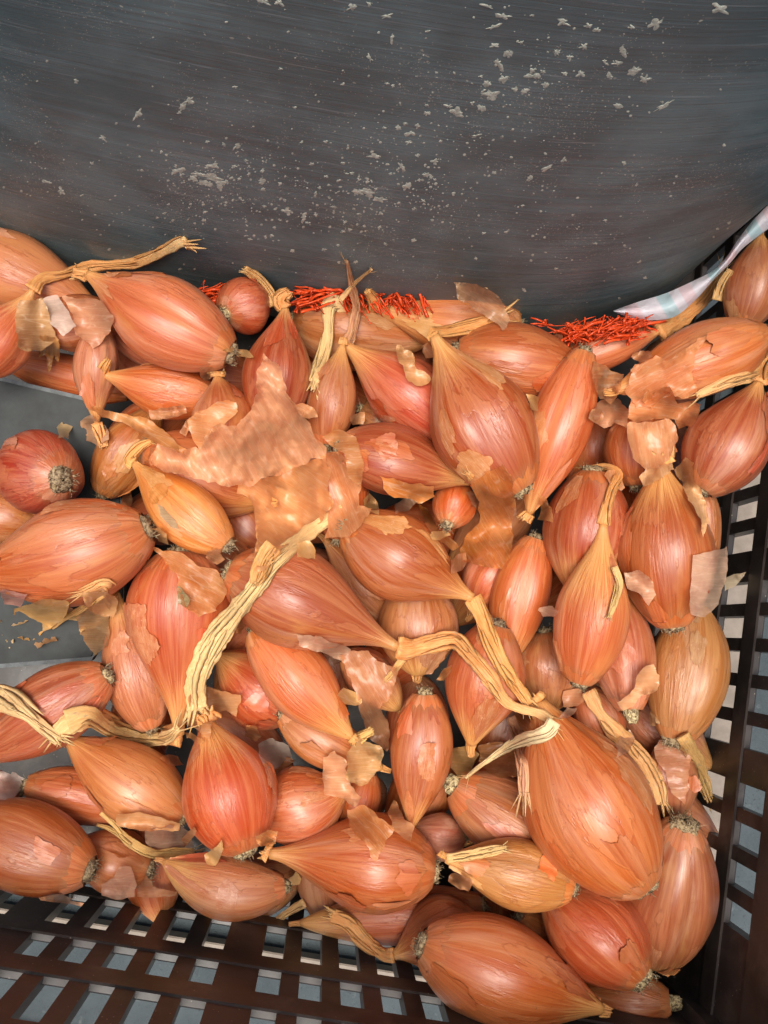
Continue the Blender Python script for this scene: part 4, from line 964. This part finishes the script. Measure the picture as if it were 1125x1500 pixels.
# small scraps caught in the gaps
rg = random.Random(77); spots = []
cand = [(x+rg.uniform(-8, 8), y+rg.uniform(-8, 8)) for y in range(500, 1330, 22) for x in range(190, 1020, 22)]
scored = []
for (x, y) in cand:
    c_ = hit_t(x, y); ar = min(hit_t(x+dx, y+dy) for dx, dy in ((26, 0), (-26, 0), (0, 26), (0, -26)))
    if c_-ar > .012: scored.append((-(c_-ar), x, y))
for _, x, y in sorted(scored):
    if len(spots) < 44 and all((x-a)**2+(y-b)**2 > 46**2 for a, b in spots): spots.append((x, y))
KS = [('amber', (.72,.28,.06), M_FILM), ('copper', (.70,.30,.12), M_PAPER), ('pale pink', (.76,.48,.34), M_FILM), ('golden', (.76,.44,.15), M_PAPER), ('rust brown', (.54,.22,.09), M_PAPER)]
cen_ = {q.i: np.mean(where[q.i], axis=0) for q in named if q.i in where}
taken = set()
for k, (x, y) in enumerate(spots):
    nm, cc, mm = KS[rg.randrange(5)]
    qs = sorted((q for q in named if q.i in cen_), key=lambda q: (cen_[q.i][0]-x)**2+(cen_[q.i][1]-y)**2)
    q = next((q for q in qs if (nm, q.i) not in taken and len(q.lab.split()) <= 9), None)
    if q is None: continue
    taken.add((nm, q.i)); an = rg.uniform(0, 6.28); nn = rg.choice((5, 6, 7)); el = rg.uniform(1.1, 2.4); sz = rg.uniform(11, 19)
    pl_ = []
    for i in range(nn):
        a = 2*math.pi*i/nn+rg.uniform(-.3, .3); r_ = sz*rg.uniform(.6, 1.2); u, v = math.cos(a)*r_*el**.5, math.sin(a)*r_/el**.5
        pl_.append((x+u*math.cos(an)-v*math.sin(an), y+u*math.sin(an)+v*math.cos(an)))
    peel('small '+nm+' scrap caught by the '+q.lab, pl_, cc, mm, name='peel_scrap', grid=5, amp=2.2, slack=rg.choice((6, 12, 24)), lift=.005, crk=rg.uniform(1, 2.6), ang=rg.uniform(0, 3))

# ------------------------------------------------------------ loose dry stems
def stem(label, pts, colr, flat=.45, fray=8, lift=.002, name='dry_stem'):
    seed = len(bpy.data.objects)
    v, a, f = stem_geo(pts, None, flat, fray, lift, .15, seed)
    if colr[0] > .7: a = [(q[0], q[1], q[2]+2.2) for q in a]
    org = sum((Vector(q) for q in v), Vector())/len(v)
    return tag(mesh(name, v, f, M_STEM, None, org, a, color=colr), label, 'dry stem', 'loose dry stems on the heap')
stem('hanging straw yellow dry stem with a frayed lower end at top centre', [(505,440,40),(484,446,38),(481,470,20),(478,500,20),(468,535,22),(460,560,30)], (.78,.56,.28), fray=12)
stem('stubby brown dry stem poking up against the tub', [(402,448,20),(392,425,20),(375,405,18),(358,394,17)], (.62,.33,.12), flat=.85, fray=4)
stem('thin dry stem tip crossing behind the tall pink one', [(498,440,10),(520,415,8),(545,394,5)], (.66,.38,.17), fray=3)
stem('long pale ragged dry stem running down the left centre of the heap', [(503,745,18),(470,768,28),(430,798,34),(395,830,38),(370,864,36),(345,897,40),(316,934,54),(298,968,46),(288,1002,42),(290,1040,42)], (.78,.55,.27), flat=.45, fray=10)
stem('short orange tongue of stem skin lying on the long pale ragged stem', [(402,800,34),(386,820,34),(378,842,30),(372,856,20)], (.62,.28,.08), flat=.25, fray=6, lift=.005)
stem('thick blurred dry stem entering from the left edge below the board', [(-20,1012,34),(12,1028,46),(40,1046,30),(66,1068,24),(88,1084,22)], (.74,.52,.28), flat=.6, fray=6)
stem('pale green white frayed stem left of the top of the largest shallot', [(812,1056,24),(800,1072,30),(770,1082,26),(735,1100,14),(700,1125,8),(682,1140,5)], (.82,.72,.48), flat=.45, fray=5, lift=.006)
stem('pink frayed strip hanging left of the largest shallot', [(748,1050,16),(760,1080,24),(768,1120,22),(768,1165,22)], (.60,.28,.20), flat=.3, fray=9)
stem('bent orange brown stem lying above the largest shallot', [(862,1012,24),(880,1045,26),(905,1075,34),(940,1110,34),(962,1150,30),(968,1178,26)], (.64,.32,.13), flat=.5, fray=6)
stem('olive brown dry stem hanging at the right wall', [(1000,1078,26),(1018,1110,28),(1030,1145,26),(1038,1170,20)], (.56,.34,.12), flat=.6, fray=4)
stem('pale pointed stem shred over the crate slots, bottom centre', [(446,1322,16),(420,1338,14),(395,1356,12),(372,1370,6)], (.70,.45,.22), flat=.5, fray=2)
stem('yellow forked dry stem above the dark root, lower left', [(148,1190,8),(168,1208,10),(190,1232,16),(225,1250,18),(262,1248,16),(285,1246,8)], (.76,.50,.18), flat=.5, fray=5)
stem('thin yellow prong branching from the forked dry stem', [(142,1208,4),(165,1216,8),(192,1238,9)], (.76,.50,.18), flat=.6, fray=2)
stem('straw peel roll lying on the golden cream shallot', [(655,1258,18),(690,1252,22),(720,1246,20),(742,1242,12)], (.76,.52,.22), flat=.4, fray=5)
stem('dry crumpled neck lying over the dusty pink shallot at left', [(98,1058,44),(130,1048,36),(165,1070,26),(200,1080,24),(240,1082,26),(262,1066,16)], (.72,.44,.18), flat=.5, fray=6, lift=.004)
stem('crumpled straw curl beside the bent central neck root', [(590,965,14),(570,992,10),(560,1000,8)], (.70,.40,.15), fray=3)
stem('dry yellow tag at the tip of the golden tan shallot', [(512,1088,16),(530,1078,20),(546,1070,18)], (.74,.45,.13), flat=.3, fray=6)
stem('straw shreds right of the yellow necked shallot', [(900,830,12),(908,855,14),(900,885,12),(892,905,8)], (.70,.48,.20), flat=.4, fray=6)
stem('dark brown twiggy stem by the dark gap at far left', [(150,870,14),(120,892,14),(95,905,12),(60,925,14),(30,935,10)], (.66,.36,.12), flat=.5, fray=8)
stem('pale fringe shred left of the twiggy stem on the board', [(20,905,10),(16,930,12),(10,948,10)], (.72,.46,.16), flat=.4, fray=5)
stem('long olive dry neck lying along the top right shallot', [(1150,525,34),(1110,545,30),(1060,562,24),(1020,580,12)], (.66,.36,.15), flat=.4, fray=5)
stem('dry curled neck tip at the top right behind the striped bag', [(1050,440,18),(1058,415,18),(1070,395,10)], (.66,.42,.18), flat=.5, fray=4)

# ------------------------------------------------------------ grey board on the left
BT = .338
poly = [(-170,512),(128,582),(176,690),(182,880),(134,968),(-170,992)]
top = [P(x, y, BT) for x, y in poly]; bot = [P(x*1.0, y*1.0, BT)+VIEW*.004 for x, y in poly]
n_ = len(poly)
org = sum(top, Vector())/n_
cin = [P(x+(90-x)*.03, y+(770-y)*.03, BT-.0009) for x, y in poly]
bd = tag(empty('grey_board', org), 'flat slate grey board lying among the shallots at the left edge', 'board')
mesh('board_face', cin+[p+VIEW*.002 for p in cin], [tuple(range(n_))]+[(i, (i+1) % n_, n_+(i+1) % n_, n_+i) for i in range(n_)], M_SLATE, bd, org, smooth=False)
mesh('board_rim', top+bot+[c+VIEW*.0009 for c in cin], [tuple(reversed(range(n_, 2*n_)))]+[(i, (i+1) % n_, n_+(i+1) % n_, n_+i) for i in range(n_)]+[(2*n_+i, 2*n_+(i+1) % n_, (i+1) % n_, i) for i in range(n_)], M_EDGE, bd, org, smooth=False)

# ------------------------------------------------------------ red net under the tub
def net(label, zones, seed):
    vs = []; fs = []; rnd = random.Random(seed)
    for (cx, cy, sx, sy, cnt, an) in zones:
        for sn in range(int(cnt*.55)):
            x = cx+rnd.uniform(-sx, sx); y = cy+rnd.uniform(-sy, sy); dirn = rnd.choice((0, 0, 0, 1.0, -.9)); a = an+dirn+rnd.gauss(0, .14); L = rnd.uniform(18, 70) if dirn == 0 else rnd.uniform(10, 30); w_ = rnd.choice((.8, 1.1, 1.6, 2.4))
            t = rnd.uniform(.320, .334)-(.011 if seed == 9 else .004); hc = cast(TUB_BVH, x, y); t = min(t, hc[0]-.002) if hc else t; b0 = len(vs); NS = 8; wv = rnd.uniform(.4, 1.8); ph = rnd.uniform(0, 6)
            for j in range(NS+1):
                u = j/NS-.5; px_ = x+math.cos(a)*L*u-math.sin(a)*wv*math.sin(u*9+ph); py_ = y+math.sin(a)*L*u+math.cos(a)*wv*math.sin(u*9+ph)
                c = P(px_, py_, t+.0016*math.sin(u*7+ph)); d = ROT @ Vector((math.cos(a), -math.sin(a), 0)); s_ = d.cross((CAM-c).normalized()); u_ = s_.cross(d); th = u*.8+.5*math.sin(ph)
                s2 = s_*math.cos(th)+u_*math.sin(th); u2 = u_*math.cos(th)-s_*math.sin(th); ww = w_*.31/FPX
                vs += [c-s2*ww, c+u2*ww*.3, c+s2*ww, c-u2*ww*.3]
            for j in range(NS):
                for k in range(4): fs.append((b0+j*4+k, b0+j*4+(k+1) % 4, b0+j*4+4+(k+1) % 4, b0+j*4+4+k))
            fs += [(b0+3, b0+2, b0+1, b0), (b0+NS*4, b0+NS*4+1, b0+NS*4+2, b0+NS*4+3)]
    org = sum(vs, Vector())/len(vs)
    return tag(mesh('net_bag', vs, fs, M_NET, None, org), label, 'net bag', 'red net showing under the tub')
net('bright red net frayed under the tub at top centre', [(452,442,22,10,60,-.3),(545,438,58,7,150,.9),(600,440,22,6,45,1.1),(468,430,26,6,40,.1)], 3)
net('bright red net scrap showing left of the upright red brown shallot', [(302,436,30,14,130,-.3),(300,448,22,10,50,.5)], 5)
net('bright red net bunched under the striped bag at the right', [(885,486,52,11,240,-.35),(922,474,30,8,90,-.5),(845,494,20,7,50,.2),(800,478,10,5,10,.3)], 9)

# ------------------------------------------------------------ striped bag along the tub foot
up = [(898,455),(935,442),(974,430),(1010,414),(1045,396),(1066,374),(1081,351),(1104,322),(1135,290)]
lo = [(900,457),(926,466),(953,469),(988,464),(1020,438),(1047,408),(1070,385),(1090,362),(1138,326)]
UPP = smooth_path([(*q, 0) for q in up], 6); LOP = smooth_path([(*q, 0) for q in lo], 6)
def resamp(p, n_):
    p = np.array([q[:2] for q in p]); d = np.r_[0, np.cumsum(np.linalg.norm(np.diff(p, axis=0), axis=1))]; s = np.linspace(0, d[-1], n_)
    return np.c_[np.interp(s, d, p[:, 0]), np.interp(s, d, p[:, 1])]
NB = 60; U_ = resamp(UPP, NB); L_ = resamp(LOP, NB); vs = []; at = []; fs = []
NW = 9
for i in range(NB):
    for j in range(NW):
        f = j/(NW-1); x, y = U_[i]*(1-f)+L_[i]*f
        hT = cast(TUB_BVH, x, y); hh = (hT[0] if hT else .335)
        t = min(hh-.0015, .318)-.004*math.sin(f*math.pi)+.0012*noise.noise(Vector((x*.05, y*.05, 2)))
        a = cast(HEAP, x, y)
        if a and a[0] < .318: t = min(t, max(a[0]-.001, t-.012))
        vs.append(P(x, y, t)); at.append(((x*.85-y*.5)/42+.32, f, 0))
for i in range(NB-1):
    for j in range(NW-1): a = i*NW+j; fs.append((a, a+NW, a+NW+1, a+1))
org = sum(vs, Vector())/len(vs)
tag(mesh('striped_bag', vs, fs, M_BAG, None, org, at), 'thin white plastic bag with pink and light blue stripes squeezed under the tub', 'plastic bag')
